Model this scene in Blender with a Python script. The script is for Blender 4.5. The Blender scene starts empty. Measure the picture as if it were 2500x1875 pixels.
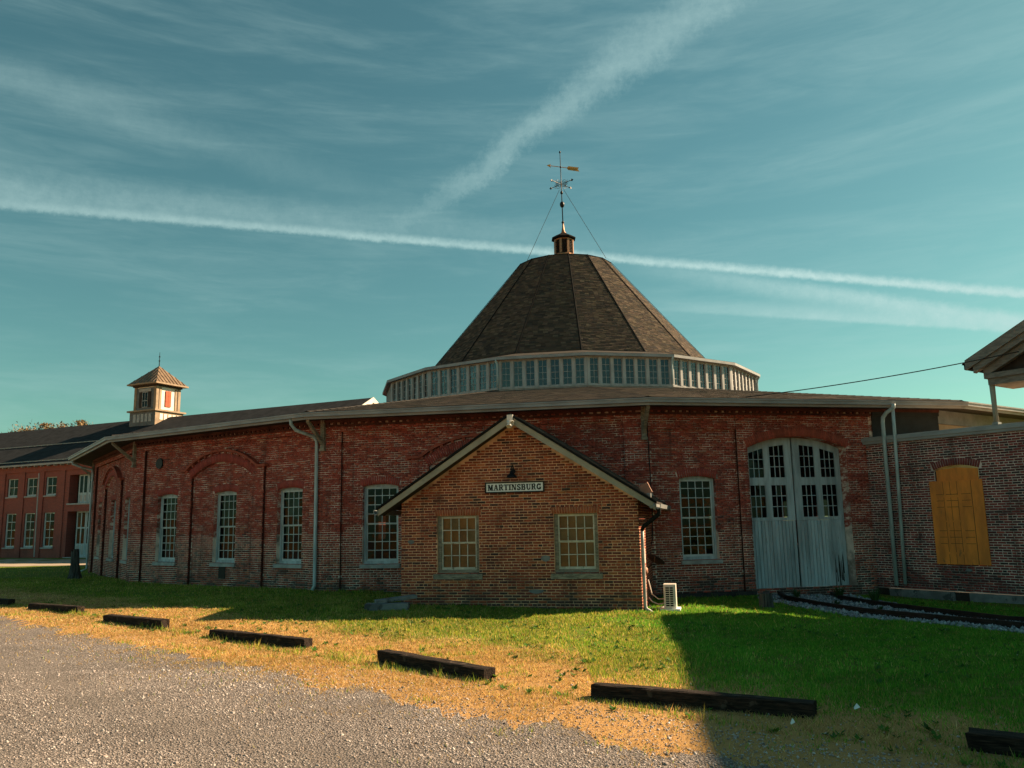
import bpy, bmesh, math, random
import numpy as np
from mathutils import Matrix, Vector, Euler
R = math.radians
SC = bpy.context.scene
COL = SC.collection
rng = np.random.default_rng(11)
random.seed(5)
PI = math.pi

# ------------------------------------------------------------------ camera
CAM_Z = 2.1
cam_d = bpy.data.cameras.new('camera')
cam = bpy.data.objects.new('camera', cam_d); COL.objects.link(cam)
cam_d.sensor_width = 36.0; cam_d.lens = 36.0 * 2018.7 / 2500.0
cam_d.clip_start = 0.05; cam_d.clip_end = 9000
cam.matrix_world = Matrix.Translation((0, 0, CAM_Z)) @ Matrix.Rotation(PI / 2 + 0.165, 4, 'X') @ Matrix.Rotation(-0.019, 4, 'Z')
SC.camera = cam

# ------------------------------------------------------------------ light
SUN_EL, SUN_AZ = R(32.7), R(19.0)          # azimuth measured from +X towards +Y
SUN = Vector((math.cos(SUN_EL) * math.cos(SUN_AZ), math.cos(SUN_EL) * math.sin(SUN_AZ), math.sin(SUN_EL)))
sd = bpy.data.lights.new('sun', 'SUN'); sd.energy = 3.8; sd.angle = R(0.5); sd.color = (1.0, 0.74, 0.47)
so = bpy.data.objects.new('sun', sd); COL.objects.link(so)
so.rotation_euler = SUN.to_track_quat('Z', 'Y').to_euler(); so.location = SUN * 200
SC.view_settings.view_transform = 'Standard'
SC.view_settings.look = 'None'
EXPO = 1.85
SC.view_settings.exposure = EXPO
SC.view_settings.gamma = 1.0
SC.view_settings.use_curve_mapping = False


class NT:
    """small node-tree helper"""
    def __init__(s, tree):
        s.t = tree; s.n = tree.nodes; s.l = tree.links
    def new(s, typ, **kw):
        n = s.n.new(typ)
        for k, v in kw.items(): setattr(n, k, v)
        return n
    def put(s, sock, v):
        if isinstance(v, bpy.types.NodeSocket): s.l.new(v, sock)
        elif v is not None:
            try: sock.default_value = v
            except Exception: sock.default_value = (*v, 1.0) if len(v) == 3 else v
    def m(s, op, a, b=None, c=None, clamp=False):
        n = s.new('ShaderNodeMath', operation=op); n.use_clamp = clamp
        for i, v in enumerate((a, b, c)):
            if v is not None: s.put(n.inputs[i], v)
        return n.outputs[0]
    def vm(s, op, a, b=None):
        n = s.new('ShaderNodeVectorMath', operation=op)
        s.put(n.inputs[0], a)
        if b is not None: s.put(n.inputs[1], b)
        return n.outputs['Value'] if op in ('DOT_PRODUCT', 'LENGTH') else n.outputs['Vector']
    def mix(s, f, a, b, mode='MIX'):
        n = s.new('ShaderNodeMix', data_type='RGBA', blend_type=mode); n.clamp_factor = True
        s.put(n.inputs['Factor'], f)
        for sock, v in ((n.inputs[6], a), (n.inputs[7], b)):
            if isinstance(v, bpy.types.NodeSocket): s.l.new(v, sock)
            else: sock.default_value = (*v, 1.0) if len(v) == 3 else v
        return n.outputs[2]
    def noise(s, vec=None, scale=5.0, detail=3.0, rough=0.55, dist=0.0, out='Fac'):
        n = s.new('ShaderNodeTexNoise')
        if vec is not None: s.l.new(vec, n.inputs['Vector'])
        n.inputs['Scale'].default_value = scale; n.inputs['Detail'].default_value = detail
        n.inputs['Roughness'].default_value = rough; n.inputs['Distortion'].default_value = dist
        return n.outputs[out]
    def ss(s, v, a, b):
        n = s.new('ShaderNodeMapRange', interpolation_type='SMOOTHSTEP')
        s.put(n.inputs[0], v); n.inputs[1].default_value = a; n.inputs[2].default_value = b
        n.inputs[3].default_value = 0; n.inputs[4].default_value = 1
        return n.outputs[0]
    def scale(s, vec, xyz):
        n = s.new('ShaderNodeMapping'); s.l.new(vec, n.inputs[0]); n.inputs['Scale'].default_value = xyz
        return n.outputs[0]


# ------------------------------------------------------------------ world: clear sky, cirrus and contrails
world = bpy.data.worlds.new('World'); SC.world = world; world.use_nodes = True
w = NT(world.node_tree); w.n.clear()
wout = w.new('ShaderNodeOutputWorld'); bg = w.new('ShaderNodeBackground')
w.l.new(bg.outputs[0], wout.inputs[0])
sky = w.new('ShaderNodeTexSky', sky_type='NISHITA')
sky.sun_disc = False; sky.sun_elevation = SUN_EL; sky.sun_rotation = PI / 2 - SUN_AZ
sky.altitude = 140; sky.air_density = 1.0; sky.dust_density = 0.7; sky.ozone_density = 1.0
SKY_STRENGTH = 0.050
bg.inputs[1].default_value = SKY_STRENGTH
tint = w.mix(1.0, sky.outputs[0], (0.355, 0.59, 0.425), 'MULTIPLY')
tc = w.new('ShaderNodeTexCoord'); D = tc.outputs['Generated']
sep = w.new('ShaderNodeSeparateXYZ'); w.l.new(D, sep.inputs[0]); dz = sep.outputs['Z']
# thin cirrus, drawn out level
cv = w.scale(D, (1.0, 1.0, 7.0))
c1 = w.noise(cv, 2.3, 7, 0.62, 0.5); c2 = w.noise(cv, 8.0, 6, 0.65, 0.6)
veil = w.m('MULTIPLY', w.ss(w.m('ADD', w.m('MULTIPLY', c1, .66), w.m('MULTIPLY', c2, .34)), .40, .76), .22)
rough_n = w.m('SUBTRACT', w.noise(D, 95, 6, 0.75), .5)
mid_n = w.m('SUBTRACT', w.noise(D, 14, 4, 0.6), .5)
puff = w.noise(D, 62, 7, 0.75)
def trail(n, m, ofs, up, dn, a0, a1, s0, s1, jag, curve=0.0, grow=0.0, mid=0.0):
    """a contrail: a great-circle band (normal n, along m); up/dn = soft widths, s0..s1 = strength from a0 to a1"""
    d = w.vm('DOT_PRODUCT', D, n); t = w.vm('DOT_PRODUCT', D, m)
    d = w.m('SUBTRACT', d, ofs)
    if curve:
        d = w.m('SUBTRACT', d, w.m('MULTIPLY', w.m('SUBTRACT', 1.0, w.m('MULTIPLY', w.m('MULTIPLY', t, t), 22.0)), curve))
    d = w.m('ADD', d, w.m('MULTIPLY', rough_n, jag)); d = w.m('ADD', d, w.m('MULTIPLY', mid_n, mid))
    if grow:
        d = w.m('DIVIDE', d, w.m('MAXIMUM', w.m('ADD', 1.0, w.m('MULTIPLY', t, grow)), .25))
    top = w.ss(d, up, 0.0); bot = w.ss(d, -dn, 0.0)
    n_ = w.new('ShaderNodeMapRange'); n_.clamp = True
    w.l.new(t, n_.inputs[0]); n_.inputs[1].default_value = a0; n_.inputs[2].default_value = a1
    n_.inputs[3].default_value = s0; n_.inputs[4].default_value = s1
    front = w.ss(sep.outputs['Y'], 0.05, 0.3)
    return w.m('MULTIPLY', w.m('MULTIPLY', w.m('MULTIPLY', top, bot), n_.outputs[0]), front)
nA, mA = (.1052, -.3186, .9420), (.9944, .0272, -.1019)
tr = [
    trail(nA, mA, .000, .0095, .006, -.55, .40, .30, .85, .008, mid=.003),
    trail(nA, mA, .012, .036, .018, -.55, .25, .30, .03, .014, mid=.014),
    trail((.1588, -.3185, .9345), (.9244, -.2846, -.2541), .0, .012, .020, -.24, .05, .0, .58, .010, mid=.006),
    trail((.0784, -.2631, .9616), (.9313, -.3248, -.1648), .0, .020, .005, -.22, .0, .0, .46, .005),
    trail((-.5642, -.3541, .7458), (.8247, -.2836, .4893), -.004, .030, .022, -.24, -.06, .0, .28, .034, curve=.002, grow=2.2, mid=.030),
    trail((.31, -.30, .90), (.95, .1, -.29), .02, .03, .03, -.5, .0, .14, .0, .012, mid=.03),
]
mask = veil
for q in tr:
    q = w.m('MULTIPLY', q, w.m('ADD', .25, w.m('MULTIPLY', puff, 1.45)))
    mask = w.m('SUBTRACT', 1.0, w.m('MULTIPLY', w.m('SUBTRACT', 1.0, mask), w.m('SUBTRACT', 1.0, q)))
mask = w.m('MULTIPLY', mask, w.ss(dz, -.02, .06))
CLOUD = tuple(c / SKY_STRENGTH / 2 ** EXPO for c in (0.54, 0.76, 0.73))
w.l.new(w.mix(mask, tint, CLOUD), bg.inputs[0])


# ------------------------------------------------------------------ materials
def base_mat(name):
    m = bpy.data.materials.new(name); m.use_nodes = True
    t = NT(m.node_tree); p = t.n['Principled BSDF']
    return m, t, p
def pos(t): return t.new('ShaderNodeNewGeometry').outputs['Position']
def bump(t, p, h, dist=0.01, strength=0.6):
    b = t.new('ShaderNodeBump'); b.inputs['Distance'].default_value = dist; b.inputs['Strength'].default_value = strength
    t.l.new(h, b.inputs['Height']); t.l.new(b.outputs[0], p.inputs['Normal'])
def plain(name, c, rough=.6, amt=.35, scale=3.0, stretch=(1, 1, 1), c2=None, bmp=.004, metal=0.0, spots=None, spec=.25, vary=0.0):
    m, t, p = base_mat(name); p.inputs['Specular IOR Level'].default_value = spec; P = t.scale(pos(t), stretch)
    n = t.noise(P, scale, 6, .62)
    c2 = c2 or tuple(v * (1 - amt) for v in c)
    f = t.ss(n, .35, .68)
    col = t.mix(f, c, c2)
    if spots:
        s = t.ss(t.noise(P, spots[1], 5, .65), spots[2], spots[2] + .06)
        col = t.mix(s, col, spots[0])
    if vary:
        rv = t.new('ShaderNodeObjectInfo').outputs['Random']; g = t.m('ADD', 1 - vary, t.m('MULTIPLY', rv, vary * 1.6))
        cb = t.new('ShaderNodeCombineColor'); [t.l.new(g, cb.inputs[q]) for q in range(3)]
        col = t.mix(1.0, col, cb.outputs[0], 'MULTIPLY')
    t.l.new(col, p.inputs['Base Color'])
    p.inputs['Roughness'].default_value = rough; p.inputs['Metallic'].default_value = metal
    if bmp: bump(t, p, t.noise(P, scale * 9, 4, .6), bmp)
    return m
def attr_mat(name, rough=.85, spec=.3, bscale=90, bmp=.003, amt=.35, dirt=0.0, trans=0.0):
    m, t, p = base_mat(name)
    a = t.new('ShaderNodeVertexColor', layer_name='Col').outputs[0]
    P = pos(t)
    f = t.ss(t.noise(P, bscale * .35, 4, .6), .3, .75)
    col = t.mix(t.m('MULTIPLY', f, amt), a, (.02, .015, .013))
    if dirt:
        st_ = t.ss(t.noise(t.scale(P, (3.2, 3.2, .16)), 1.0, 5, .65), .54, .70)
        col = t.mix(t.m('MULTIPLY', st_, .45), col, (.05, .03, .027))
        col = t.mix(t.m('MULTIPLY', t.ss(t.noise(P, .9, 6, .65), .52, .66), dirt), col, (.022, .02, .02))
    t.l.new(col, p.inputs['Base Color']); p.inputs['Roughness'].default_value = rough
    p.inputs['Specular IOR Level'].default_value = spec
    if bmp: bump(t, p, t.noise(P, bscale, 3, .6), bmp)
    return m
def mortar_mat(name, bare, paint=None, zline=2.0, dirt=.6):
    m, t, p = base_mat(name); P = pos(t)
    s = t.new('ShaderNodeSeparateXYZ'); t.l.new(P, s.inputs[0])
    col = t.mix(t.ss(t.noise(P, 2.2, 5, .6), .35, .7), bare, tuple(v * .62 for v in bare))
    if paint:
        zz = t.m('ADD', s.outputs[2], t.m('MULTIPLY', t.m('SUBTRACT', t.noise(t.scale(P, (.7, .7, 1.2)), 1.0, 2, .4), .5), 1.3))
        pf = t.ss(zz, zline, zline + .06)
        peel = t.ss(t.noise(t.scale(P, (1, 1, 3.0)), 1.9, 8, .80), .47, .56)
        col = t.mix(t.m('MULTIPLY', pf, t.m('SUBTRACT', 1.0, t.m('MULTIPLY', peel, .92))), col, paint)
    st_ = t.ss(t.noise(t.scale(P, (3.2, 3.2, .16)), 1.0, 5, .65), .54, .70)
    col = t.mix(t.m('MULTIPLY', st_, .45), col, (.06, .045, .04))
    sp = t.m('ADD', t.noise(P, 1.1, 6, .62), t.m('MULTIPLY', t.ss(s.outputs[2], .95, -.1), .16))
    col = t.mix(t.m('MULTIPLY', t.ss(sp, .54, .66), dirt), col, (.025, .023, .022))
    t.l.new(col, p.inputs['Base Color']); p.inputs['Roughness'].default_value = .95
    p.inputs['Specular IOR Level'].default_value = .15
    bump(t, p, t.noise(P, 120, 3, .6), .004)
    return m
M = {}
M['brick'] = attr_mat('fired brick', dirt=.28)
M['mortar'] = mortar_mat('lime mortar', (.88, .72, .62), (.38, .090, .068), 1.85, .6)
M['mortar_house'] = mortar_mat('tan mortar', (.84, .47, .29), None, 0, .35)
M['mortar_annex'] = mortar_mat('pale mortar', (.76, .60, .54), None, 0, .6)
M['blue_wood'] = plain('blue grey painted wood', (.46, .55, .59), .6, .38, 2.2, (3, 3, .6), bmp=.004, spots=((.10, .10, .10), 9, .68))
M['grey_wood'] = plain('weathered grey wood', (.33, .285, .22), .8, .55, 5, (1, 1, 4), bmp=.01, spots=((.05, .045, .04), 14, .6))
M['door_wood'] = plain('worn blue grey door paint', (.50, .58, .63), .6, .42, 1.8, (3, 3, .35), bmp=.006, spots=((.16, .15, .14), 9, .645), vary=.16)
M['door_bare'] = plain('bare rotted door wood', (.07, .06, .055), .8, .5, 5, (4, 4, .5))
M['cream_wood'] = plain('pale painted wood', (.44, .43, .425), .6, .28, 2.5, (2, 2, .6))
M['eave'] = plain('grey painted eave board', (.33, .33, .335), .5, .30, 1.4, (1, 1, 3))
M['rake'] = plain('olive grey painted board', (.36, .325, .255), .6, .3, 2.0)
M['dark_wood'] = plain('dark stained wood', (.045, .035, .03), .8, .5, 3)
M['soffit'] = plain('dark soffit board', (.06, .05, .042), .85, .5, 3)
M['spout'] = plain('blue grey painted downspout', (.46, .56, .59), .45, .35, 2.2, (3, 3, .7))
M['spout_light'] = plain('pale metal downspout', (.42, .40, .37), .4, .3, 3)
M['sill'] = plain('pale stone sill', (.42, .43, .43), .8, .35, 4)
M['shingle'] = attr_mat('asphalt shingle', .95, .06, 120, .004, .3)
M['roof'] = plain('asphalt roofing', (.070, .062, .056), .95, .4, 1.6, bmp=.01, spec=.05)
M['dark_roof'] = plain('dark slate roofing', (.036, .037, .040), .95, .4, 1.6, bmp=.008, spec=.05)
M['hip'] = plain('dark hip flashing', (.018, .018, .018), .95, .4, 3, spec=.03)
M['interior'] = plain('near black interior', (.03, .027, .025), .95, .5, .6)  # near-black base for inner floor, door recess and lantern core
M['concrete'] = plain('weathered concrete', (.24, .24, .24), .9, .5, 1.8, spots=((.07, .07, .07), 3.0, .56))
M['black_iron'] = plain('black iron', (.012, .013, .016), .45, .4, 20, metal=.3)
M['copper'] = plain('weathered copper', (.38, .20, .11), .45, .5, 14, metal=.55)
M['gilt'] = plain('worn gilding', (.55, .27, .07), .4, .5, 12, metal=.6)
M['tie'] = plain('tarred sleeper timber', (.013, .011, .010), .9, .6, 3.5, (1, 1, 3), c2=(.034, .018, .013), bmp=.02, spec=.1)
def tie_mat():
    m, t, p = base_mat('tarred sleeper timber'); o = t.new('ShaderNodeTexCoord').outputs['Object']; P = t.scale(o, (.9, 9, 9))
    g = t.noise(P, 5, 7, .7, .4); col = t.mix(t.ss(g, .38, .72), (.010, .008, .007), (.060, .040, .030))
    sp = t.new('ShaderNodeSeparateXYZ'); t.l.new(o, sp.inputs[0])
    crack = t.ss(t.noise(t.scale(o, (.5, 14, 14)), 3, 4, .6), .60, .66)
    col = t.mix(t.m('MULTIPLY', crack, .9), col, (.004, .004, .004))
    col = t.mix(t.m('MULTIPLY', t.ss(t.noise(o, 5, 5, .7), .58, .68), .7), col, (.10, .075, .058))
    t.l.new(col, p.inputs['Base Color']); p.inputs['Roughness'].default_value = .9; p.inputs['Specular IOR Level'].default_value = .15
    bump(t, p, t.m('SUBTRACT', g, crack), .02, .9); return m
M['tie'] = tie_mat()
M['board'] = plain('orange stained plywood', (.90, .29, .05), .8, .25, 1.3, (2.2, 2.2, .7), c2=(.62, .20, .045), bmp=.004, spots=((.36, .15, .05), 3.2, .64))
M['mark'] = plain('black marker line', (.05, .03, .02), .9, .2, 8, bmp=0)
M['sign_white'] = plain('white enamel', (.80, .82, .82), .45, .08, 3, bmp=0)
M['sign_black'] = plain('black lettering paint', (.012, .016, .018), .5, .2, 6, bmp=0)
M['white_metal'] = plain('off white metal', (.72, .66, .60), .5, .15, 3)
M['galv'] = plain('grey metal', (.30, .31, .31), .45, .3, 4, metal=.2)
M['red_wood'] = plain('red painted shutter', (.42, .085, .03), .6, .2, 4)
M['cup_white'] = plain('white painted siding', (.74, .68, .60), .6, .16, 1.2, spots=((.25, .2, .16), 5, .66))
M['cup_tan'] = plain('worn tan trim', (.33, .235, .155), .65, .3, 2)
M['cup_shade'] = plain('cupola siding with shade painted in', (.15, .155, .16), .65, .35, 2)  # darker copy of the siding, shade of the front put into the colour
M['tin_roof'] = plain('standing seam tin roof', (.23, .155, .10), .5, .4, 2.2, metal=.2)
M['orange_plate'] = plain('faded terracotta plate', (.50, .24, .16), .6, .25, 3)
M['rail'] = plain('rusted dark steel rail', (.03, .022, .019), .6, .5, 4, metal=.3)
M['bark'] = plain('grey weathered bark', (.10, .10, .095), .9, .9, 3, (7, 7, .35), c2=(.018, .018, .018), bmp=.03)
M['dish'] = plain('matt black dish', (.012, .012, .013), .9, .3, 5, spec=.05)
M['painted_shade'] = plain('brick return with shade painted in', (.10, .036, .030), .95, .5, 3, spec=.05)  # recess shade painted as a dark colour on the step faces
M['gable_wood'] = plain('grey brown cornice boards', (.24, .215, .195), .8, .4, 4, (1, 1, 4), bmp=.008)
M['sash_paint'] = plain('grey sash paint', (.60, .66, .68), .6, .3, 3, spots=((.16, .15, .14), 12, .66))
M['sash_pale'] = plain('flaking pale sash paint', (.66, .60, .50), .65, .3, 5, spots=((.25, .21, .16), 12, .6))
M['cable'] = plain('black cable', (.01, .01, .01), .5, .2, 3, bmp=0)
M['tan_wall'] = plain('tan painted plaster', (.50, .38, .26), .85, .25, 1.4)
def grass_mat():
    m, t, p = base_mat('grass blades'); a = t.new('ShaderNodeVertexColor', layer_name='Col').outputs[0]
    t.l.new(a, p.inputs['Base Color']); p.inputs['Roughness'].default_value = .7; p.inputs['Specular IOR Level'].default_value = .2
    tl_ = t.new('ShaderNodeBsdfTranslucent'); t.l.new(t.mix(1.0, a, (1.25, 1.15, .8), 'MULTIPLY'), tl_.inputs[0])
    ad = t.new('ShaderNodeMixShader'); ad.inputs[0].default_value = .45
    t.l.new(p.outputs[0], ad.inputs[1]); t.l.new(tl_.outputs[0], ad.inputs[2]); t.l.new(ad.outputs[0], t.n['Material Output'].inputs[0])
    return m
M['grass'] = grass_mat()
M['stone'] = attr_mat('broken stone', .9, .2, 60, .004, .2)
M['leaf'] = attr_mat('bud leaves', .7, .2, 30, 0, .1)
M['blind'] = plain('tan window blind', (.62, .33, .15), .65, .25, 3)

def glass_mat(name, tr, gl_c, ior=1.45):
    m, t, p = base_mat(name); t.n.remove(p)
    out = t.n['Material Output']
    gl = t.new('ShaderNodeBsdfGlossy'); gl.inputs['Roughness'].default_value = .03
    gl.inputs['Color'].default_value = gl_c
    tr_ = t.new('ShaderNodeBsdfTransparent'); tr_.inputs['Color'].default_value = tr
    fr = t.new('ShaderNodeFresnel'); fr.inputs['IOR'].default_value = ior
    b = t.new('ShaderNodeBump'); b.inputs['Distance'].default_value = .02; b.inputs['Strength'].default_value = .2
    t.l.new(t.noise(pos(t), 3.5, 2, .5), b.inputs['Height'])
    t.l.new(b.outputs[0], gl.inputs['Normal']); t.l.new(b.outputs[0], fr.inputs['Normal'])
    mx = t.new('ShaderNodeMixShader'); t.l.new(fr.outputs[0], mx.inputs[0])
    t.l.new(tr_.outputs[0], mx.inputs[1]); t.l.new(gl.outputs[0], mx.inputs[2]); t.l.new(mx.outputs[0], out.inputs[0])
    return m
M['glass'] = glass_mat('old window glass', (.16, .17, .17, 1), (.34, .37, .37, 1))
M['dusty_glass'] = glass_mat('dusty window glass', (.10, .11, .11, 1), (.5, .52, .52, 1))
M['sky_glass'] = glass_mat('hazy clerestory glass', (.30, .33, .33, 1), (1, 1, 1, 1), 1.68)
M['clear_glass'] = glass_mat('clear window glass', (.88, .87, .84, 1), (.22, .23, .23, 1))

def far_brick():
    m, t, p = base_mat('far red brick'); P = pos(t)
    mp = t.new('ShaderNodeMapping'); t.l.new(P, mp.inputs[0]); mp.inputs['Rotation'].default_value = (0, 0, R(25))
    sp = t.new('ShaderNodeSeparateXYZ'); t.l.new(mp.outputs[0], sp.inputs[0])
    cb = t.new('ShaderNodeCombineXYZ'); t.l.new(sp.outputs[0], cb.inputs[0]); t.l.new(sp.outputs[2], cb.inputs[1])
    br = t.new('ShaderNodeTexBrick'); t.l.new(cb.outputs[0], br.inputs[0])
    br.inputs['Color1'].default_value = (.29, .058, .04, 1); br.inputs['Color2'].default_value = (.20, .042, .032, 1)
    br.inputs['Mortar'].default_value = (.28, .12, .10, 1); br.inputs['Scale'].default_value = 1
    br.inputs['Mortar Size'].default_value = .010; br.inputs['Brick Width'].default_value = .23; br.inputs['Row Height'].default_value = .078
    col = t.mix(t.m('MULTIPLY', t.ss(t.noise(P, .5, 6, .65), .45, .7), .6), br.outputs[0], (.13, .04, .035))
    t.l.new(col, p.inputs['Base Color']); p.inputs['Roughness'].default_value = .9
    return m
M['far_brick'] = far_brick()


# ------------------------------------------------------------------ mesh helpers
def link(o, parent=None):
    COL.objects.link(o)
    if parent is not None: o.parent = parent
    return o
def tag(o, label=None, cat=None, group=None, kind=None):
    if label: o['label'] = label
    if cat: o['category'] = cat
    if group: o['group'] = group
    if kind: o['kind'] = kind
    return o
def empty(name, loc, yaw=0.0):
    o = bpy.data.objects.new(name, None); COL.objects.link(o)
    o.location = loc; o.rotation_euler = (0, 0, yaw); o.empty_display_size = .3
    return o
def np_mesh(name, V, F, mat, C=None):
    """V (n,3); F (m,3|4) array; C per-face colour (m,3)"""
    V = np.asarray(V, np.float32); F = np.asarray(F, np.int32); k = F.shape[1]
    me = bpy.data.meshes.new(name)
    me.vertices.add(len(V)); me.vertices.foreach_set('co', V.ravel())
    me.loops.add(F.size); me.loops.foreach_set('vertex_index', F.ravel())
    me.polygons.add(len(F)); me.polygons.foreach_set('loop_start', np.arange(len(F), dtype=np.int32) * k)
    me.polygons.foreach_set('loop_total', np.full(len(F), k, np.int32))
    if C is not None:
        ca = me.color_attributes.new('Col', 'FLOAT_COLOR', 'CORNER')
        c4 = np.ones((len(F), k, 4), np.float32); c4[:, :, :3] = np.asarray(C, np.float32)[:, None, :]
        ca.data.foreach_set('color', c4.ravel())
    me.materials.append(mat); me.update(calc_edges=True); me.validate()
    return me

class MB:
    def __init__(s, M0=None): s.v = []; s.f = []; s.M = M0 or Matrix()
    def add(s, vs, fs):
        b = len(s.v); s.v += [tuple(s.M @ Vector(p)) for p in vs]; s.f += [tuple(b + i for i in f) for f in fs]; return s
    def box(s, x0, x1, y0, y1, z0, z1):
        return s.add([(x0, y0, z0), (x1, y0, z0), (x1, y1, z0), (x0, y1, z0), (x0, y0, z1), (x1, y0, z1), (x1, y1, z1), (x0, y1, z1)],
                     [(0, 3, 2, 1), (4, 5, 6, 7), (0, 1, 5, 4), (1, 2, 6, 5), (2, 3, 7, 6), (3, 0, 4, 7)])
    def hexa(s, p):  # 4 bottom + 4 top
        return s.add(p, [(0, 3, 2, 1), (4, 5, 6, 7), (0, 1, 5, 4), (1, 2, 6, 5), (2, 3, 7, 6), (3, 0, 4, 7)])
    def prism(s, poly, y0, y1):  # polygon in x,z extruded in y
        n = len(poly); vs = [(x, y0, z) for x, z in poly] + [(x, y1, z) for x, z in poly]
        return s.add(vs, [tuple(range(n)), tuple(range(2 * n - 1, n - 1, -1))] + [(i, i + n, (i + 1) % n + n, (i + 1) % n) for i in range(n)])
    def quad(s, a, b, c, d): return s.add([a, b, c, d], [(0, 1, 2, 3)])
    def tube(s, pts, r, seg=8, caps=True):
        pts = [Vector(p) for p in pts]; rs = r if isinstance(r, (list, tuple)) else [r] * len(pts)
        vs = []; prev = None
        for i, p in enumerate(pts):
            d = (pts[min(i + 1, len(pts) - 1)] - pts[max(i - 1, 0)]).normalized()
            u = (prev - d * prev.dot(d)) if prev is not None else d.orthogonal()
            if u.length < 1e-6: u = d.orthogonal()
            u.normalize(); prev = u; v = d.cross(u)
            vs += [tuple(p + (u * math.cos(2 * PI * k / seg) + v * math.sin(2 * PI * k / seg)) * rs[i]) for k in range(seg)]
        fs = [(i * seg + k, i * seg + (k + 1) % seg, (i + 1) * seg + (k + 1) % seg, (i + 1) * seg + k) for i in range(len(pts) - 1) for k in range(seg)]
        if caps: fs += [tuple(range(seg - 1, -1, -1)), tuple(range((len(pts) - 1) * seg, len(pts) * seg))]
        return s.add(vs, fs)
    def lathe(s, prof, seg=16, c=(0, 0, 0), a0=0.0):
        vs = [(c[0] + r * math.cos(a0 + 2 * PI * k / seg), c[1] + r * math.sin(a0 + 2 * PI * k / seg), c[2] + z) for r, z in prof for k in range(seg)]
        n = len(prof)
        fs = [(i * seg + k, i * seg + (k + 1) % seg, (i + 1) * seg + (k + 1) % seg, (i + 1) * seg + k) for i in range(n - 1) for k in range(seg)]
        fs += [tuple(range(seg - 1, -1, -1)), tuple(range((n - 1) * seg, n * seg))]
        return s.add(vs, fs)
    def mesh(s, name, mat, smooth=False):
        me = bpy.data.meshes.new(name); me.from_pydata(s.v, [], s.f); me.materials.append(mat)
        if smooth: me.polygons.foreach_set('use_smooth', [True] * len(me.polygons))
        me.update(); return me
    def build(s, name, mat, parent=None, smooth=False, kind=None, label=None):
        o = bpy.data.objects.new(name, s.mesh(name, M[mat] if isinstance(mat, str) else mat, smooth)); link(o, parent)
        tag(o, label, None, None, kind); return o

def frame(p, yaw): return Matrix.Translation(p) @ Matrix.Rotation(yaw, 4, 'Z')

class Opening:
    """wall opening: x0..x1, z0..spring, segmental head of given rise, brick ring of given height"""
    def __init__(s, x0, x1, z0, zs, rise=0.0, ring=0.0):
        s.x0, s.x1, s.z0, s.zs, s.rise, s.ring = x0, x1, z0, zs, rise, ring
        s.xc = (x0 + x1) / 2; s.h = (x1 - x0) / 2
        s.R = (s.h ** 2 + rise ** 2) / (2 * rise) if rise > 0 else None
    def top(s, x):
        if not s.R: return s.zs
        return s.zs - (s.R - s.rise) + math.sqrt(max(s.R ** 2 - (x - s.xc) ** 2, 0))
    def span(s, z):
        """x-interval kept free of field bricks at height z"""
        if z < s.z0: return None
        if z <= s.zs: return s.x0, s.x1
        if not s.R:
            return (s.x0 - .06, s.x1 + .06) if z < s.zs + s.ring else None
        ro = s.R + s.ring; dzc = z - (s.zs - (s.R - s.rise))
        if dzc >= ro: return None
        hw = min(math.sqrt(ro ** 2 - dzc ** 2), (s.h + .02) * ro / s.R)
        return s.xc - hw, s.xc + hw
    def outline(s, n=10):
        return [(s.x0, s.z0), (s.x1, s.z0)] + [(s.x1 + (s.x0 - s.x1) * i / n, s.top(s.x1 + (s.x0 - s.x1) * i / n)) for i in range(n + 1)]

def wall_strips(mb, xa, xb, y, zb, zt, ops=(), reveal=.45, ztf=None):
    """wall face in the plane y with its openings cut, and the reveals behind"""
    top = ztf or (lambda x: zt)
    bp = {xa, xb}
    for o in ops:
        if o.x1 > xa and o.x0 < xb:
            n = 12 if o.R else 1
            bp |= {o.x0 + (o.x1 - o.x0) * i / n for i in range(n + 1)}
    if ztf: bp |= {xa + (xb - xa) * i / 24 for i in range(25)}
    bp = sorted(b for b in bp if xa - 1e-6 <= b <= xb + 1e-6)
    for a, b in zip(bp, bp[1:]):
        if b - a < 1e-5: continue
        mid = (a + b) / 2; o = next((o for o in ops if o.x0 < mid < o.x1), None)
        if o is None: mb.quad((a, y, zb), (b, y, zb), (b, y, top(b)), (a, y, top(a)))
        else:
            if o.z0 > zb: mb.quad((a, y, zb), (b, y, zb), (b, y, o.z0), (a, y, o.z0))
            mb.quad((a, y, o.top(a)), (b, y, o.top(b)), (b, y, top(b)), (a, y, top(a)))
    for o in ops:
        pl = o.outline(); n = len(pl)
        for i in range(n):
            (x0, z0), (x1, z1) = pl[i], pl[(i + 1) % n]
            mb.quad((x0, y, z0), (x1, y, z1), (x1, y + reveal, z1), (x0, y + reveal, z0))

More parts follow.
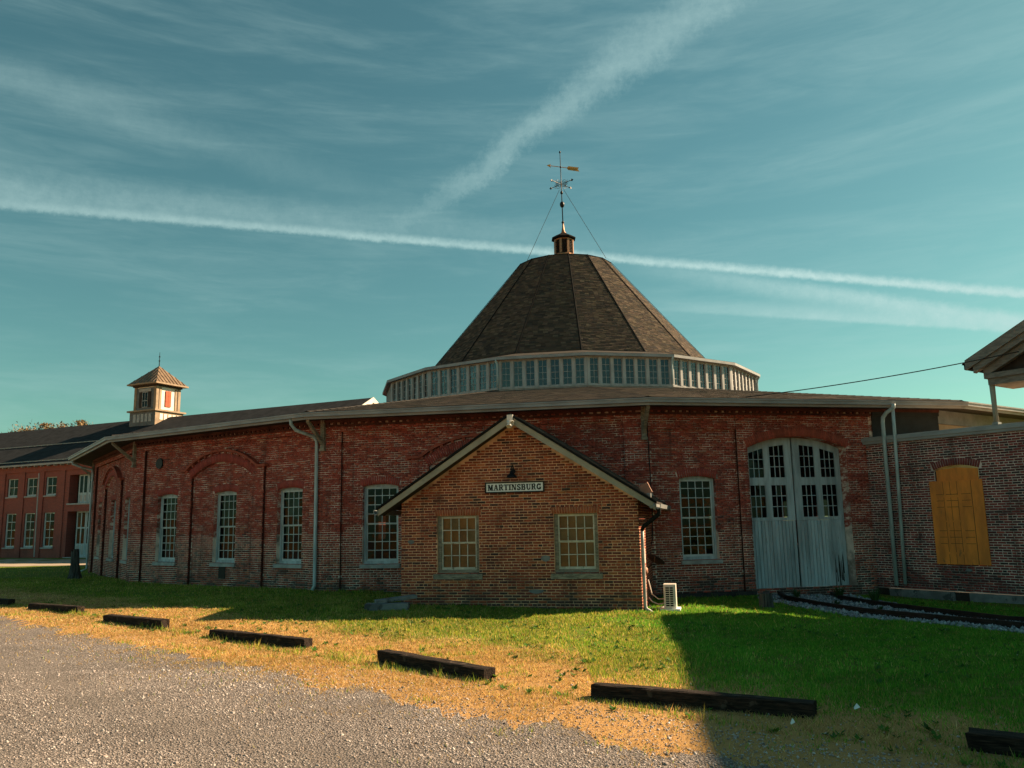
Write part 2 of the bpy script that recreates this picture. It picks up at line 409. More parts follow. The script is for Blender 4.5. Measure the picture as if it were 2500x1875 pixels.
CH = .0695; BL = .205; JT = .016
def field(xa, xb, za, zb, y, ops=(), keep=None, pal=None, phase=0, head=7, holes=()):
    """running-bond bricks in a wall field -> list of (x0,x1,z0,z1,y,colour)"""
    out = []; n0 = int(math.floor(za / CH)); n1 = int(math.ceil(zb / CH))
    for r in range(n0, n1):
        z0 = max(r * CH + JT * .5, za); z1 = min((r + 1) * CH - JT * .5, zb)
        if z1 - z0 < .02: continue
        hd = head and (r % head == 0); L = .1 if hd else BL
        off = (r % 2) * (L + JT) / 2 + phase
        x = xa - ((xa - off) % (L + JT))
        while x < xb:
            a, b = max(x, xa), min(x + L, xb); x += L + JT
            if b - a < .025: continue
            zc = (z0 + z1) / 2; parts = [(a, b)]
            for o in ops:
                sp = o.span(zc)
                if sp:
                    nn = []
                    for (p, q) in parts:
                        if q <= sp[0] or p >= sp[1]: nn.append((p, q)); continue
                        if p < sp[0] - .03: nn.append((p, sp[0] - .008))
                        if q > sp[1] + .03: nn.append((sp[1] + .008, q))
                    parts = nn
            for (p, q) in parts:
                if keep and not keep((p + q) / 2, z1, p, q): continue
                out.append((p, q, z0, z1, y, pal(p, zc)))
    return out
def jit(c, a=.18):
    k = 1 + random.uniform(-a, a); return (c[0] * k, c[1] * k * (1 + random.uniform(-.06, .06)), c[2] * k)
def brick_arrays(bl, Mx, depth=.035, proud=.007):
    b = np.array([q[:5] for q in bl], np.float64); col = np.array([q[5] for q in bl]); n = len(b)
    yj = rng.uniform(-.003, .003, n); j = lambda: rng.uniform(-.002, .002, n)
    x0, x1, z0, z1, y = b.T; yf = y - proud + yj; yb = y + depth
    V = np.zeros((n, 8, 3))
    V[:, 0] = np.stack([x0 + j(), yf, z0 + j()], 1); V[:, 1] = np.stack([x1 + j(), yf + j(), z0 + j()], 1)
    V[:, 2] = np.stack([x1 + j(), yf, z1 + j()], 1); V[:, 3] = np.stack([x0 + j(), yf + j(), z1 + j()], 1)
    for i, s in enumerate((0, 1, 2, 3)):
        V[:, 4 + i] = V[:, s]; V[:, 4 + i, 1] = yb
    F = np.array([(0, 1, 2, 3), (0, 4, 5, 1), (1, 5, 6, 2), (2, 6, 7, 3), (3, 7, 4, 0)])
    F = (np.arange(n)[:, None, None] * 8 + F[None]).reshape(-1, 4)
    A = np.array(Mx); V = V.reshape(-1, 3) @ A[:3, :3].T + A[:3, 3]
    return V, F, np.repeat(col, 5, 0)
def joined(name, chunks, mat, parent, kind='stuff'):
    Vs, Fs, Cs, o = [], [], [], 0
    for V, F, C in chunks:
        Vs.append(V); Fs.append(F + o); Cs.append(C); o += len(V)
    ob = bpy.data.objects.new(name, np_mesh(name, np.concatenate(Vs), np.concatenate(Fs), M[mat], np.concatenate(Cs)))
    link(ob, parent); tag(ob, kind=kind); return ob
_bm = {}
def single_bricks(bl, Mx, parent):
    """bricks as objects of their own, sharing mesh data by size and tint"""
    for (x0, x1, z0, z1, y, c) in bl:
        key = (round(x1 - x0, 2), round(z1 - z0, 3), tuple(round(v, 1 if v > .1 else 2) for v in c))
        if key not in _bm:
            h, l = (x1 - x0) / 2, (z1 - z0) / 2
            V, F, C = brick_arrays([(-h, h, -l, l, 0, c)], Matrix())
            _bm[key] = np_mesh('brick', V, F, M['brick'], C)
        o = bpy.data.objects.new('brick', _bm[key]); link(o, parent)
        o.matrix_local = Mx @ Matrix.Translation(((x0 + x1) / 2, y + random.uniform(-.003, .002), (z0 + z1) / 2))
def voussoirs(o, y, pal, depth=.1, proud=.008, w_=.068):
    """wedge bricks round the head of an opening -> chunk arrays in wall coordinates"""
    Vs, Cs = [], []
    if o.R:
        a = math.asin(min((o.h + .02) / o.R, 1)); cz = o.zs - (o.R - o.rise); n = max(5, int(2 * a * (o.R + .1) / w_))
        for i in range(n):
            a0 = -a + 2 * a * (i + .09) / n; a1 = -a + 2 * a * (i + .91) / n
            P = [(o.xc + r * math.sin(t_), cz + r * math.cos(t_)) for r, t_ in ((o.R, a0), (o.R, a1), (o.R + o.ring, a1), (o.R + o.ring, a0))]
            Vs.append(P)
    else:
        n = int((o.x1 - o.x0 + .1) / w_); W = o.x1 - o.x0 + .1
        for i in range(n):
            xa = o.x0 - .05 + W * (i + .09) / n; xb = o.x0 - .05 + W * (i + .91) / n
            lean = ((i + .5) / n - .5) * .06
            Vs.append([(xa, o.zs + .005), (xb, o.zs + .005), (xb + lean, o.zs + o.ring), (xa + lean, o.zs + o.ring)])
    return [(P, pal(0, 0)) for P in Vs]
def voussoir_chunk(vl, y, Mx, proud=.009, depth=.09):
    n = len(vl); V = np.zeros((n, 8, 3)); C = np.array([c for _, c in vl])
    for i, (P, _) in enumerate(vl):
        yj = random.uniform(-.004, .003)
        for k, (x, z) in enumerate(P):
            V[i, k] = (x, y - proud + yj, z); V[i, k + 4] = (x, y + depth, z)
    F = np.array([(0, 1, 2, 3), (0, 4, 5, 1), (1, 5, 6, 2), (2, 6, 7, 3), (3, 7, 4, 0)])
    F = (np.arange(n)[:, None, None] * 8 + F[None]).reshape(-1, 4)
    A = np.array(Mx); V = V.reshape(-1, 3) @ A[:3, :3].T + A[:3, 3]
    return V, F, np.repeat(C, 5, 0)

_pm = {}
def pane(w_, h, parent, loc, name='pane', head=None, mat='glass'):
    if mat == 'glass' and random.random() < .14: mat = 'dusty_glass'
    key = (round(w_, 3), round(h, 3), head and tuple(head), mat)
    if key not in _pm:
        mb = MB()
        if head: mb.prism([(-w_ / 2, -h / 2), (w_ / 2, -h / 2), (w_ / 2, h / 2 + head[1]), (-w_ / 2, h / 2 + head[0])], 0, .006)
        else: mb.box(-w_ / 2, w_ / 2, 0, .006, -h / 2, h / 2)
        _pm[key] = mb.mesh(name, M[mat])
    o = bpy.data.objects.new(name, _pm[key]); link(o, parent); o.location = loc; o.rotation_euler = (random.gauss(0, .010), 0, random.gauss(0, .012)); return o

_wm = {}
def sash_window(parent, Mx, xc, y, z0, w_, hs, rise, cols, rows, mat='blue_wood', casing=.070, sill=None, name='window', deep=.14, bar=.020, toprow=.75, glass='glass', sash='sash_paint'):
    """double-hung window: casing, two sashes, bars, one object per pane; origin at the middle of the sill"""
    op = Opening(-w_ / 2, w_ / 2, 0, hs, rise)
    hi = hs - .02; x0, x1 = -w_ / 2 + casing, w_ / 2 - casing; zb = .10; st = .036
    zm = zb + (hi - zb) * .5
    px0, px1 = x0 + st, x1 - st
    lows = [(zb + .06, zm - .025)]; ups = [(zm + .025, hi - .05)]
    key = (round(w_, 3), round(hs, 3), round(rise, 3), cols, rows, mat, casing)
    panes = []
    hr = rows // 2
    def rowsof(a, b, n, short):
        hts = [1.0] * n
        if short: hts[-1] = toprow
        tot = sum(hts); z = a; out = []
        for h in hts: out.append((z, z + (b - a) * h / tot)); z += (b - a) * h / tot
        return out
    grid = [(r, .045) for r in rowsof(*lows[0], hr, False)] + [(r, .02) for r in rowsof(*ups[0], rows - hr, rise > 0)]
    if key not in _wm:
        mb = MB()
        mb.box(-w_ / 2, x0, 0, deep, 0, hi); mb.box(x1, w_ / 2, 0, deep, 0, hi)
        mb.prism([(-w_ / 2, hi)] + [(w_ / 2, hi)] + [(w_ / 2 - w_ * i / 8, max(op.top(w_ / 2 - w_ * i / 8), hi + .01)) for i in range(9)], 0, deep)
        mb.box(x0, x1, .0, deep, 0, zb)
        fr_me = mb.mesh(name, M[mat]); mb = MB()
        for (a, b), yy in ((lows[0], .045), (ups[0], .02)):
            za = a - .06 if yy > .03 else a - .025; zt_ = b + .025 if yy > .03 else b + .05
            mb.box(x0, px0, yy, yy + .04, za, zt_); mb.box(px1, x1, yy, yy + .04, za, zt_)
            mb.box(px0, px1, yy, yy + .04, za, a); mb.box(px0, px1, yy, yy + .04, b, zt_)
            for i in range(1, cols):
                xx = px0 + (px1 - px0) * i / cols
                mb.box(xx - bar / 2, xx + bar / 2, yy + .006, yy + .034, a, b)
        for ((a, b), yy) in grid:
            if a not in (lows[0][0], ups[0][0]): mb.box(px0, px1, yy + .008, yy + .032, a - bar / 2, a + bar / 2)
        _wm[key] = (fr_me, mb.mesh('sash', M[sash]))
    wo = bpy.data.objects.new(name, _wm[key][0]); link(wo, parent); link(bpy.data.objects.new('sash', _wm[key][1]), wo); wo.matrix_local = Mx @ Matrix.Translation((xc, y, z0))
    for ((a, b), yy) in grid:
        for i in range(cols):
            pw = (px1 - px0) / cols
            pane(pw - bar * .7, (b - a) - bar * .7, wo, (px0 + pw * (i + .5), yy + .018, (a + b) / 2), mat=glass)
    if sill:
        sb = MB(); sb.box(-w_ / 2 - .07, w_ / 2 + .07, -sill[0], deep, -.115, -.001); sb.build('sill', sill[1], wo)
    return wo

# ------------------------------------------------------------------ ground heights
def sst(x): x = np.clip(x, 0, 1); return x * x * (3 - 2 * x)
def gz(x, y):
    x = np.asarray(x, float); y = np.asarray(y, float)
    near = np.interp(x, [-16, -6, 0, 4, 8, 12, 40], [.10, .10, -.04, -.16, -.24, -.32, -.32])
    k = sst((y - 13) / 8.0)
    g = near * k * (1 - sst((y - 45) / 25.0)) - .46 * sst((y - 40) / 26.0)
    return g + .02 * np.sin(x * 1.3 + y * .7) * np.cos(y * 1.1 - x * .4)
def gzf(x, y): return float(gz(x, y))
def sdist(x, y): return (y + .9 * x - 9.35) / 1.345        # distance from the gravel edge, positive on the lawn

# ================================================================== ROUNDHOUSE
RC = Vector((3.45, 50.361, 0)); A3 = .017; RW = 25.857
def fang(k): return A3 + (k - 3) * PI / 8 + PI / 16
def fframe(k, Rr=RW):
    a = fang(k); ap = Rr * math.cos(PI / 16)
    return frame((math.sin(a) * ap, -math.cos(a) * ap, 0), a)
def ring_pt(k, Rr, z):
    a = A3 + (k - 3) * PI / 8; return Vector((Rr * math.sin(a), -Rr * math.cos(a), z))
HW = RW * math.sin(PI / 16)
rh = empty('roundhouse', RC)
tag(rh, 'huge sixteen-sided red brick roundhouse with a shingled cone roof and a glazed clerestory', 'building')

def pal_round(x, z):
    u = random.random()
    if z > 1.75 + .5 * math.sin(x * 1.7): base = (.42, .085, .058) if u < .62 else ((.30, .068, .05) if u < .88 else (.50, .14, .09))
    else: base = (.42, .105, .072) if u < .5 else ((.28, .075, .056) if u < .80 else ((.14, .055, .048) if u < .92 else (.52, .17, .10)))
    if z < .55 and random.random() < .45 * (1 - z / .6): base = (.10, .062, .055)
    return jit(base)
def pal_arch(x, z): return jit((0.424, 0.078, 0.060), .15)

WIN = dict(w=1.16, z0=.88, zs=3.27, rise=.075)
wall_mb = {}
win_list = []
chunks = []; cand = []
for k in range(16):
    F = fframe(k)
    mb = MB(F)
    if k == 3:
        door = Opening(-1.72, 1.62, -.02, 4.20, .34, .28); wn = Opening(-3.96, -2.80, WIN['z0'], WIN['zs'], WIN['rise'], .24)
        wall_strips(mb, -HW, -4.84, 0, -.7, 5.46)
        wall_strips(mb, -4.84, -2.06, .10, -.7, 5.46, [wn], .30)
        wall_strips(mb, -2.06, HW, 0, -.7, 5.46, [door], .45)
        rt = MB(F); rt.quad((-4.84, 0, -.7), (-4.84, .1, -.7), (-4.84, .1, 4.75), (-4.84, 0, 4.75)); rt.build('wall_return', 'painted_shade', rh); rt = MB(F); rt.quad((-2.06, 0, -.7), (-2.06, .1, -.7), (-2.06, .1, 4.75), (-2.06, 0, 4.75)); rt.build('wall_return', 'painted_shade', rh)
        mb.box(-4.84, -2.06, 0, .095, 4.75, 5.46)
        mb.build('wall', 'mortar', rh)
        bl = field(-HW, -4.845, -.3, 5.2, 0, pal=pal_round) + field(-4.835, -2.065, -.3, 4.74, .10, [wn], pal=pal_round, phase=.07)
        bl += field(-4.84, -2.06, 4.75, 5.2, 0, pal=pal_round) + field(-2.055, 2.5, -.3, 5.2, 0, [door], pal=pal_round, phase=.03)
        chunks.append(voussoir_chunk(voussoirs(wn, .10, pal_arch), .10, F)); chunks.append(voussoir_chunk(voussoirs(door, 0, lambda a, b: jit((.50, .105, .068))), -.03, F))
        win_list.append((F, wn.xc, .10))
    else:
        wns = [Opening(c - WIN['w'] / 2, c + WIN['w'] / 2, WIN['z0'], WIN['zs'], WIN['rise'], .24) for c in (-3.05, .22, 3.45)]
        if k == 2: wns = [Opening(-3.75, -2.59, WIN['z0'], WIN['zs'], WIN['rise'], .24)] + wns[1:]
        front = k in (0, 1, 2)
        wall_strips(mb, -HW, HW, .10, -.7, 5.46, wns, .30)
        if not front:
            mb.build('wall', 'tan_wall' if k == 4 else ('mortar' if k in (15, 14) else 'far_brick'), rh); continue
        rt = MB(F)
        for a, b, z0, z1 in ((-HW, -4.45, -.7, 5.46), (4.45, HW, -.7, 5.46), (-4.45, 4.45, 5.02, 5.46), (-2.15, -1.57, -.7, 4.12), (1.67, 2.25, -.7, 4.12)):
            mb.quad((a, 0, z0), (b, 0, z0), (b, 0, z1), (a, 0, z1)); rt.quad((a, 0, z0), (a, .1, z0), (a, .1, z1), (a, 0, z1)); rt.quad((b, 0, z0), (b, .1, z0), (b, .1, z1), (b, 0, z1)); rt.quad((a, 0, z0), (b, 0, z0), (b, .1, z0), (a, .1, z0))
        rt.build('wall_return', 'painted_shade', rh)
        arch = Opening(-1.57, 1.67, -.7, 3.86, .50, .30)
        # spandrel strip behind the blind arch ring
        for i in range(16):
            xa = -1.57 + 3.24 * i / 16; xb = -1.57 + 3.24 * (i + 1) / 16
            mb.quad((xa, .001, arch.top(xa)), (xb, .001, arch.top(xb)), (xb, .001, arch.top(xb) + .34), (xa, .001, arch.top(xa) + .34))
            mb.quad((xa, .001, arch.top(xa)), (xb, .001, arch.top(xb)), (xb, .1, arch.top(xb)), (xa, .1, arch.top(xa)))
        mb.build('wall', 'mortar', rh)
        bl = field(-HW, -4.455, -.1, 5.2, 0, pal=pal_round) + field(4.455, HW, -.1, 5.2, 0, pal=pal_round)
        bl += field(-4.45, 4.45, 5.02, 5.2, 0, pal=pal_round)
        for a, b in ((-2.15, -1.57), (1.67, 2.25)): bl += field(a, b, -.1, 4.12, 0, pal=pal_round)
        blind = Opening(-1.57, 1.67, 3.86, 3.87, .50, .36)
        def keep_arch(x, z, p, q, o=arch):    # leave the ring and piers free
            if (-2.15 < x < -1.57 or 1.67 < x < 2.25) and z < 4.15: return False
            if -1.60 < x < 1.70 and o.top(min(max(x, -1.56), 1.66)) - .02 < z < o.top(min(max(x, -1.56), 1.66)) + .50: return False
            return True
        bl += field(-4.445, 4.445, -.1, 5.0, .10, wns, keep=keep_arch, pal=pal_round, phase=.05)
        for o in wns: chunks.append(voussoir_chunk(voussoirs(o, .10, pal_arch), .10, F))
        chunks.append(voussoir_chunk(voussoirs(arch, 0, pal_arch, w_=.07), .0, F, depth=.098))
        hood = MB(F); den = MB(F)
        n = 22; cz = arch.zs - (arch.R - arch.rise); am = math.asin(1.90 / (arch.R + .36))
        for i in range(n):
            a0 = -am + 2 * am * i / n; a1 = -am + 2 * am * (i + 1) / n; q = []
            for yy in (-.09, .098):
                q += [(arch.xc + r_ * math.sin(t_), yy, cz + r_ * math.cos(t_)) for r_, t_ in ((arch.R + .36, a0), (arch.R + .36, a1), (arch.R + .44, a1), (arch.R + .44, a0))]
            hood.hexa(q)
            if i % 2 == 0:
                a1 = a0 + am / n; q = []
                for yy in (-.06, .098):
                    q += [(arch.xc + r_ * math.sin(t_), yy, cz + r_ * math.cos(t_)) for r_, t_ in ((arch.R + .28, a0), (arch.R + .28, a1), (arch.R + .359, a1), (arch.R + .359, a0))]
                den.hexa(q)
        ze = cz + (arch.R + .36) * math.cos(am)
        hood.box(-2.30, arch.xc - 1.90, -.088, .096, ze - .01, ze + .07); hood.box(arch.xc + 1.90, 2.40, -.088, .096, ze - .01, ze + .07)
        hood.build('arch_hood', plain('painted brick hood', (.40, .095, .06), .85, .4, 3) if k == 0 else bpy.data.materials['painted brick hood'], rh)
        den.build('arch_corbel', bpy.data.materials['painted brick hood'], rh, kind='stuff')
        for o in wns: win_list.append((F, o.xc, .10))
    if k in (1, 2, 3): cand += [(i, F, b) for i, b in [(k, q) for q in bl]]
    if k == 0: chunks.append(brick_arrays(bl, F))
# the 300 field bricks that show largest stand alone, the rest is one brickwork
def dist_key(c):
    F_, b = c[1], c[2]
    p = F_ @ Vector(((b[0] + b[1]) / 2, b[4], (b[2] + b[3]) / 2)) + RC
    full = (b[1] - b[0]) > .19
    hid = (c[0] == 2 and b[0] > -2.2) or (c[0] == 3 and (b[0] < -4.7 or b[1] > 2.2)) or b[2] < .15
    return p.length + (0 if full else 50) + (200 if hid else 0) + abs((b[2] + b[3]) / 2 - 1.4) * .6
cand.sort(key=dist_key)
for c in cand[:300]: single_bricks([c[2]], c[1], rh)
byF = {}
for c in cand[300:]: byF.setdefault(c[0], (c[1], []))[1].append(c[2])
for k, (F, bl) in byF.items(): chunks.append(brick_arrays(bl, F))
joined('brickwork', chunks, 'brick', rh)
for (F, xc, y) in win_list:
    sash_window(rh, F, xc, y + .13, WIN['z0'], WIN['w'], WIN['zs'] - WIN['z0'], WIN['rise'], 4, 8, sill=(.20, 'sill'))
# corbelled brick courses and dentils under the eave, front facets
cor = MB()
for k in (0, 1, 2, 3):
    cor.M = fframe(k)
    cor.box(-HW - .01, HW + .01, -.045, .02, 5.20, 5.26); cor.box(-HW - .02, HW + .02, -.10, .02, 5.32, 5.46)
    x = -HW + .1
    while x < HW - .1: cor.box(x, x + .11, -.08, .02, 5.262, 5.318); x += .23
cor.build('cornice', plain('sooty brick cornice', (.13, .045, .035), .9, .5, 2.0), rh)

# eaves, gutters and outer roof
RE = 26.9
ro = MB(); un = MB(); fa = MB(); gu = MB(); hp = MB()
for k in range(16):
    a, b = ring_pt(k, RE + .02, 5.53), ring_pt(k + 1, RE + .02, 5.53); c, d = ring_pt(k + 1, 11.2, 8.40), ring_pt(k, 11.2, 8.40)
    ro.add([a, b, c, d, a - Vector((0, 0, .10)), b - Vector((0, 0, .10)), c - Vector((0, 0, .10)), d - Vector((0, 0, .10))], [(0, 1, 2, 3), (4, 7, 6, 5), (0, 4, 5, 1)])
    un.quad(ring_pt(k, RW - .2, 5.44), ring_pt(k + 1, RW - .2, 5.44), ring_pt(k + 1, RE - .06, 5.345), ring_pt(k, RE - .06, 5.345))
    for (mbx, r0, r1, z0, z1) in ((fa, RE - .06, RE, 5.33, 5.50), (gu, RE + .003, RE + .11, 5.40, 5.52), (gu, RE + .113, RE + .135, 5.49, 5.53)):
        mbx.hexa([ring_pt(k, r0, z0), ring_pt(k, r1, z0), ring_pt(k + 1, r1, z0), ring_pt(k + 1, r0, z0), ring_pt(k, r0, z1), ring_pt(k, r1, z1), ring_pt(k + 1, r1, z1), ring_pt(k + 1, r0, z1)])
ro.build('lower_roof', 'roof', rh); un.build('soffit', 'soffit', rh); fa.build('eave_board', 'eave', rh); gu.build('gutter', 'eave', rh)

SHP = [(.100, .079, .063), (.074, .062, .053), (.135, .105, .080), (.088, .068, .054), (.055, .050, .046)]
def shingles(P0, P1, P2, P3, expo, wid, thick, pal):
    """courses of tabs on the trapezoid P0 P1 (eave) P2 P3 (ridge)"""
    P0, P1, P2, P3 = (np.array(p) for p in (P0, P1, P2, P3))
    L = np.linalg.norm((P2 + P3) / 2 - (P0 + P1) / 2); n = int(L / expo)
    nrm = np.cross(P1 - P0, P3 - P0); nrm /= np.linalg.norm(nrm)
    Vs, Cs = [], []
    for r in range(n):
        v0, v1 = r / n, min((r + 1.12) / n, 1.0)
        a0, b0 = P0 + (P3 - P0) * v0, P1 + (P2 - P1) * v0; a1, b1 = P0 + (P3 - P0) * v1, P1 + (P2 - P1) * v1
        W = np.linalg.norm(b0 - a0); m = max(1, int(W / wid)); off = random.random()
        e = np.concatenate([[0], np.clip((np.arange(m) + off) / m, 0, 1), [1]]); e = np.unique(e)
        for s0, s1 in zip(e, e[1:]):
            if (s1 - s0) * W < .03: continue
            s1 -= .012 / W; t0 = thick * random.uniform(.6, 1.5); dv = random.uniform(-.10, .10) * expo / L
            q0, q1 = a0 + (b0 - a0) * s0 + (P3 - P0) * dv, a0 + (b0 - a0) * s1 + (P3 - P0) * dv
            q2, q3 = a1 + (b1 - a1) * s1, a1 + (b1 - a1) * s0
            Vs.append([q0, q1, q0 + nrm * t0, q1 + nrm * t0, q2 + nrm * .002, q3 + nrm * .002]); Cs.append(jit(random.choice(pal), .2))
    V = np.array(Vs); n = len(V)
    F = np.array([(0, 1, 3, 2), (2, 3, 4, 5)])
    return V.reshape(-1, 3), (np.arange(n)[:, None, None] * 6 + F[None]).reshape(-1, 4), np.repeat(np.array(Cs), 2, 0)
ch = []
for k in (0, 1, 2, 3, 4):
    ch.append(shingles(ring_pt(k, RE, 5.56), ring_pt(k + 1, RE, 5.56), ring_pt(k + 1, 11.22, 8.42), ring_pt(k, 11.22, 8.42), .16, .32, .004, SHP))
joined('shingle_cover', ch, 'shingle', rh)
for k in (1, 2, 3, 4):
    hc = MB(); p, q = ring_pt(k, RE - .1, 5.60), ring_pt(k, 11.3, 8.44)
    t_ = (ring_pt(k + 1, 1, 0) - ring_pt(k - 1, 1, 0)).normalized() * .13; dn_ = Vector((0, 0, -.035))
    N = 40
    for i in range(N):
        a = p + (q - p) * (i / N); b = p + (q - p) * ((i + 1.05) / N); up = Vector((0, 0, .012))
        hc.quad(a - t_ + dn_ + up, a + up, b, b - t_ + dn_); hc.quad(a + up, a + t_ + dn_ + up, b + t_ + dn_, b)
    hc.build('hip_cap', 'roof', rh)

# eave brackets at the corners
for k in range(0, 4):
    a = A3 + (k - 3) * PI / 8; Fk = frame((math.sin(a) * (RW + .0), -math.cos(a) * (RW + .0), 0), a)
    mb = MB(Fk)
    mb.box(-.07, .07, -.10, -.002, 4.50, 5.43); mb.box(-.09, .09, -.13, -.001, 4.42, 4.50)
    mb.hexa([(-.05, -.10, 4.62), (.05, -.10, 4.62), (.05, -.10, 4.76), (-.05, -.10, 4.76), (-.05, -.90, 5.26), (.05, -.90, 5.26), (.05, -.90, 5.36), (-.05, -.90, 5.36)])
    mb.build('bracket', 'grey_wood', rh)
# downspouts
def spout(parent, pts, r=.055, mat='spout', name='downspout'):
    return MB().tube(pts, r, 10).build(name, mat, parent, smooth=True)
f1 = fframe(1)
spout(rh, [f1 @ Vector(p) for p in ((4.62, -1.02, 5.42), (4.62, -1.00, 5.24), (4.66, -.84, 5.06), (4.80, -.22, 4.90), (4.82, -.09, 4.75), (4.83, -.085, 3), (4.84, -.085, .25), (4.82, -.16, .12))])
f0 = fframe(0)
spout(rh, [f0 @ Vector(p) for p in ((-4.9, -1.0, 5.42), (-4.9, -.98, 5.2), (-4.85, -.6, 5.05), (-4.85, -.12, 4.95), (-4.85, -.09, 4.7), (-4.85, -.09, .3), (-4.95, -.5, .1))], .05)

# double door in the fourth face
FD = fframe(3)
DY = .34
dl = Opening(-1.72, 1.62, 0, 4.20, .34)
for s in (0, 1):
    x0, x1 = ((-1.70, -.075), (-.025, 1.60))[s]
    mb = MB(FD @ Matrix.Translation((0, DY, 0)))
    d = 1 if s else -1
    # columns of the leaf from the meeting stile outwards
    ms = x0 if s else x1
    c1 = sorted((ms + d * .24, ms + d * .74)); c2 = sorted((ms + d * .95, ms + d * 1.45))
    xs = sorted([x0, x1, *c1, *c2])
    zb, zl0, zl1, zu0 = -.10, 2.08, 3.06, 3.30
    ut = lambda x: dl.top(x) - .22
    for a, b in ((xs[0], xs[1]), (xs[2], xs[3]), (xs[4], xs[5])):
        mb.prism([(a, zl0 - .10), (b, zl0 - .10), (b, dl.top(b)), ((a + b) / 2, dl.top((a + b) / 2)), (a, dl.top(a))], 0, .06)
    for a, b in (c1, c2):
        mb.box(a, b, .003, .058, zl0 - .10, zl0); mb.box(a, b, .003, .058, zl1, zu0)
        mb.prism([(a, ut(a)), (b, ut(b)), (b, dl.top(b)), ((a + b) / 2, dl.top((a + b) / 2)), (a, dl.top(a))], .003, .058)
        for (z0, z1) in ((zl0, zl1), (zu0, None)):
            for i in (1, 2):
                x = a + (b - a) * i / 3; mb.box(x - .011, x + .011, .012, .045, z0, z1 or ut(x))
            for i in (1, 2):
                z = z0 + ((z1 or ut((a + b) / 2)) - z0) * i / 3; mb.box(a, b, .014, .043, z - .011, z + .011)
    leaf = mb.build('door_leaf', 'door_wood', rh)
    for a, b in (c1, c2):
        pw = (b - a) / 3
        for i in range(3):
            xm = a + pw * (i + .5)
            for r_ in range(3):
                h = (zl1 - zl0) / 3; pane(pw - .02, h - .02, leaf, FD @ Vector((xm, DY + .03, zl0 + h * (r_ + .5)))).rotation_euler = (random.gauss(0, .01), 0, fang(3) + random.gauss(0, .012))
                zt_ = ut((a + b) / 2); h = (zt_ - zu0) / 3
                hd = (ut(a + pw * i + .01) - zt_, ut(a + pw * (i + 1) - .01) - zt_) if r_ == 2 else None
                pane(pw - .02, h - .02, leaf, FD @ Vector((xm, DY + .03, zu0 + h * (r_ + .5))), head=hd).rotation_euler = (random.gauss(0, .01), 0, fang(3) + random.gauss(0, .012))
    n = 14
    for i in range(n):
        a = x0 + (x1 - x0) * i / n; b = x0 + (x1 - x0) * (i + 1) / n
        flat = s == 1 and i >= 9
        pl_ = MB(FD @ Matrix.Translation((0, DY, 0)))
        pl_.box(a + (.002 if flat else .008), b - (.001 if flat else .007), (.0 if i in (0, n - 1, n // 2) and not flat else .014) + random.uniform(-.003, .003), .05, zb + random.uniform(0, .04), zl0 - .103)
        po = pl_.build('plank', 'door_wood', leaf)
        if flat and i in (10, 11, 12):
            for q in range(5):
                xx = random.uniform(a, b - .04); zz = random.uniform(-.05, .4); hh = random.uniform(.2, .75)
                rp = MB(FD @ Matrix.Translation((0, DY, 0))); rp.prism([(xx, zz), (xx + random.uniform(.015, .05), zz), (xx + .02, zz + hh), (xx + .008, zz + hh * .8)], .006, .012)
                rp.build('rot_patch', 'door_bare', leaf)
MB(FD).box(-1.72, 1.62, DY - .2, DY + .2, -.5, -.115).build('threshold', 'concrete', rh)
for k, x0, x1 in ((3, -HW + .02, -1.76),):
    MB(fframe(k)).box(x0, x1, -.10, .09, -.7, -.06).build('footing', plain('sooty stone footing', (.05, .05, .05), .95, .6, 2.5, spots=((.2, .2, .2), 5, .68)), rh)
# cladding above the annex roof, on the right half of the fourth face
mb = MB(FD); mb.box(2.62, 3.0, -.03, -.012, 4.0, 5.28); mb.box(3.0, HW - .02, -.06, -.012, 4.0, 5.20); mb.box(2.62, HW, -.09, -.062, 5.20, 5.42)
mb.build('cladding_and_shade', plain('dark sheet cladding', (.03, .036, .042), .6, .5, 1.5), rh)
mb = MB(fframe(4)); mb.box(-HW + .02, HW, .02, .09, 4.98, 5.42); mb.build('cladding_and_shade', plain('painted eave shadow', (.25, .27, .29), .7, .3, 2), rh)  # this grey strip is the eave's shadow painted on the tan wall
# dark flue hole and vent in the second face
F1 = fframe(1)
MB(F1 @ Matrix.Translation((-3.6, .085, 4.50)) @ Matrix.Rotation(PI / 2, 4, 'X')).lathe([(.0, 0), (.17, 0), (.20, .004), (.20, .05), (.0, .05)], 16).build('flue_cover', 'black_iron', rh)
MB(F1).box(.02, .36, .07, .094, .36, .76).build('wall_vent', 'black_iron', rh)

# inside: dark floor, posts
MB().add([ring_pt(k, RW - .5, .02) for k in range(16)], [tuple(range(16))]).build('inner_floor', 'interior', rh)
for k in range(16):
    p = ring_pt(k + .5, 18.5, 0); MB().box(p.x - .12, p.x + .12, p.y - .12, p.y + .12, .02, 6.9).build('inner_post', 'dark_wood', rh)
    p = ring_pt(k, 11.0, 0); MB().box(p.x - .15, p.x + .15, p.y - .15, p.y + .15, .02, 8.3).build('inner_post', 'dark_wood', rh)

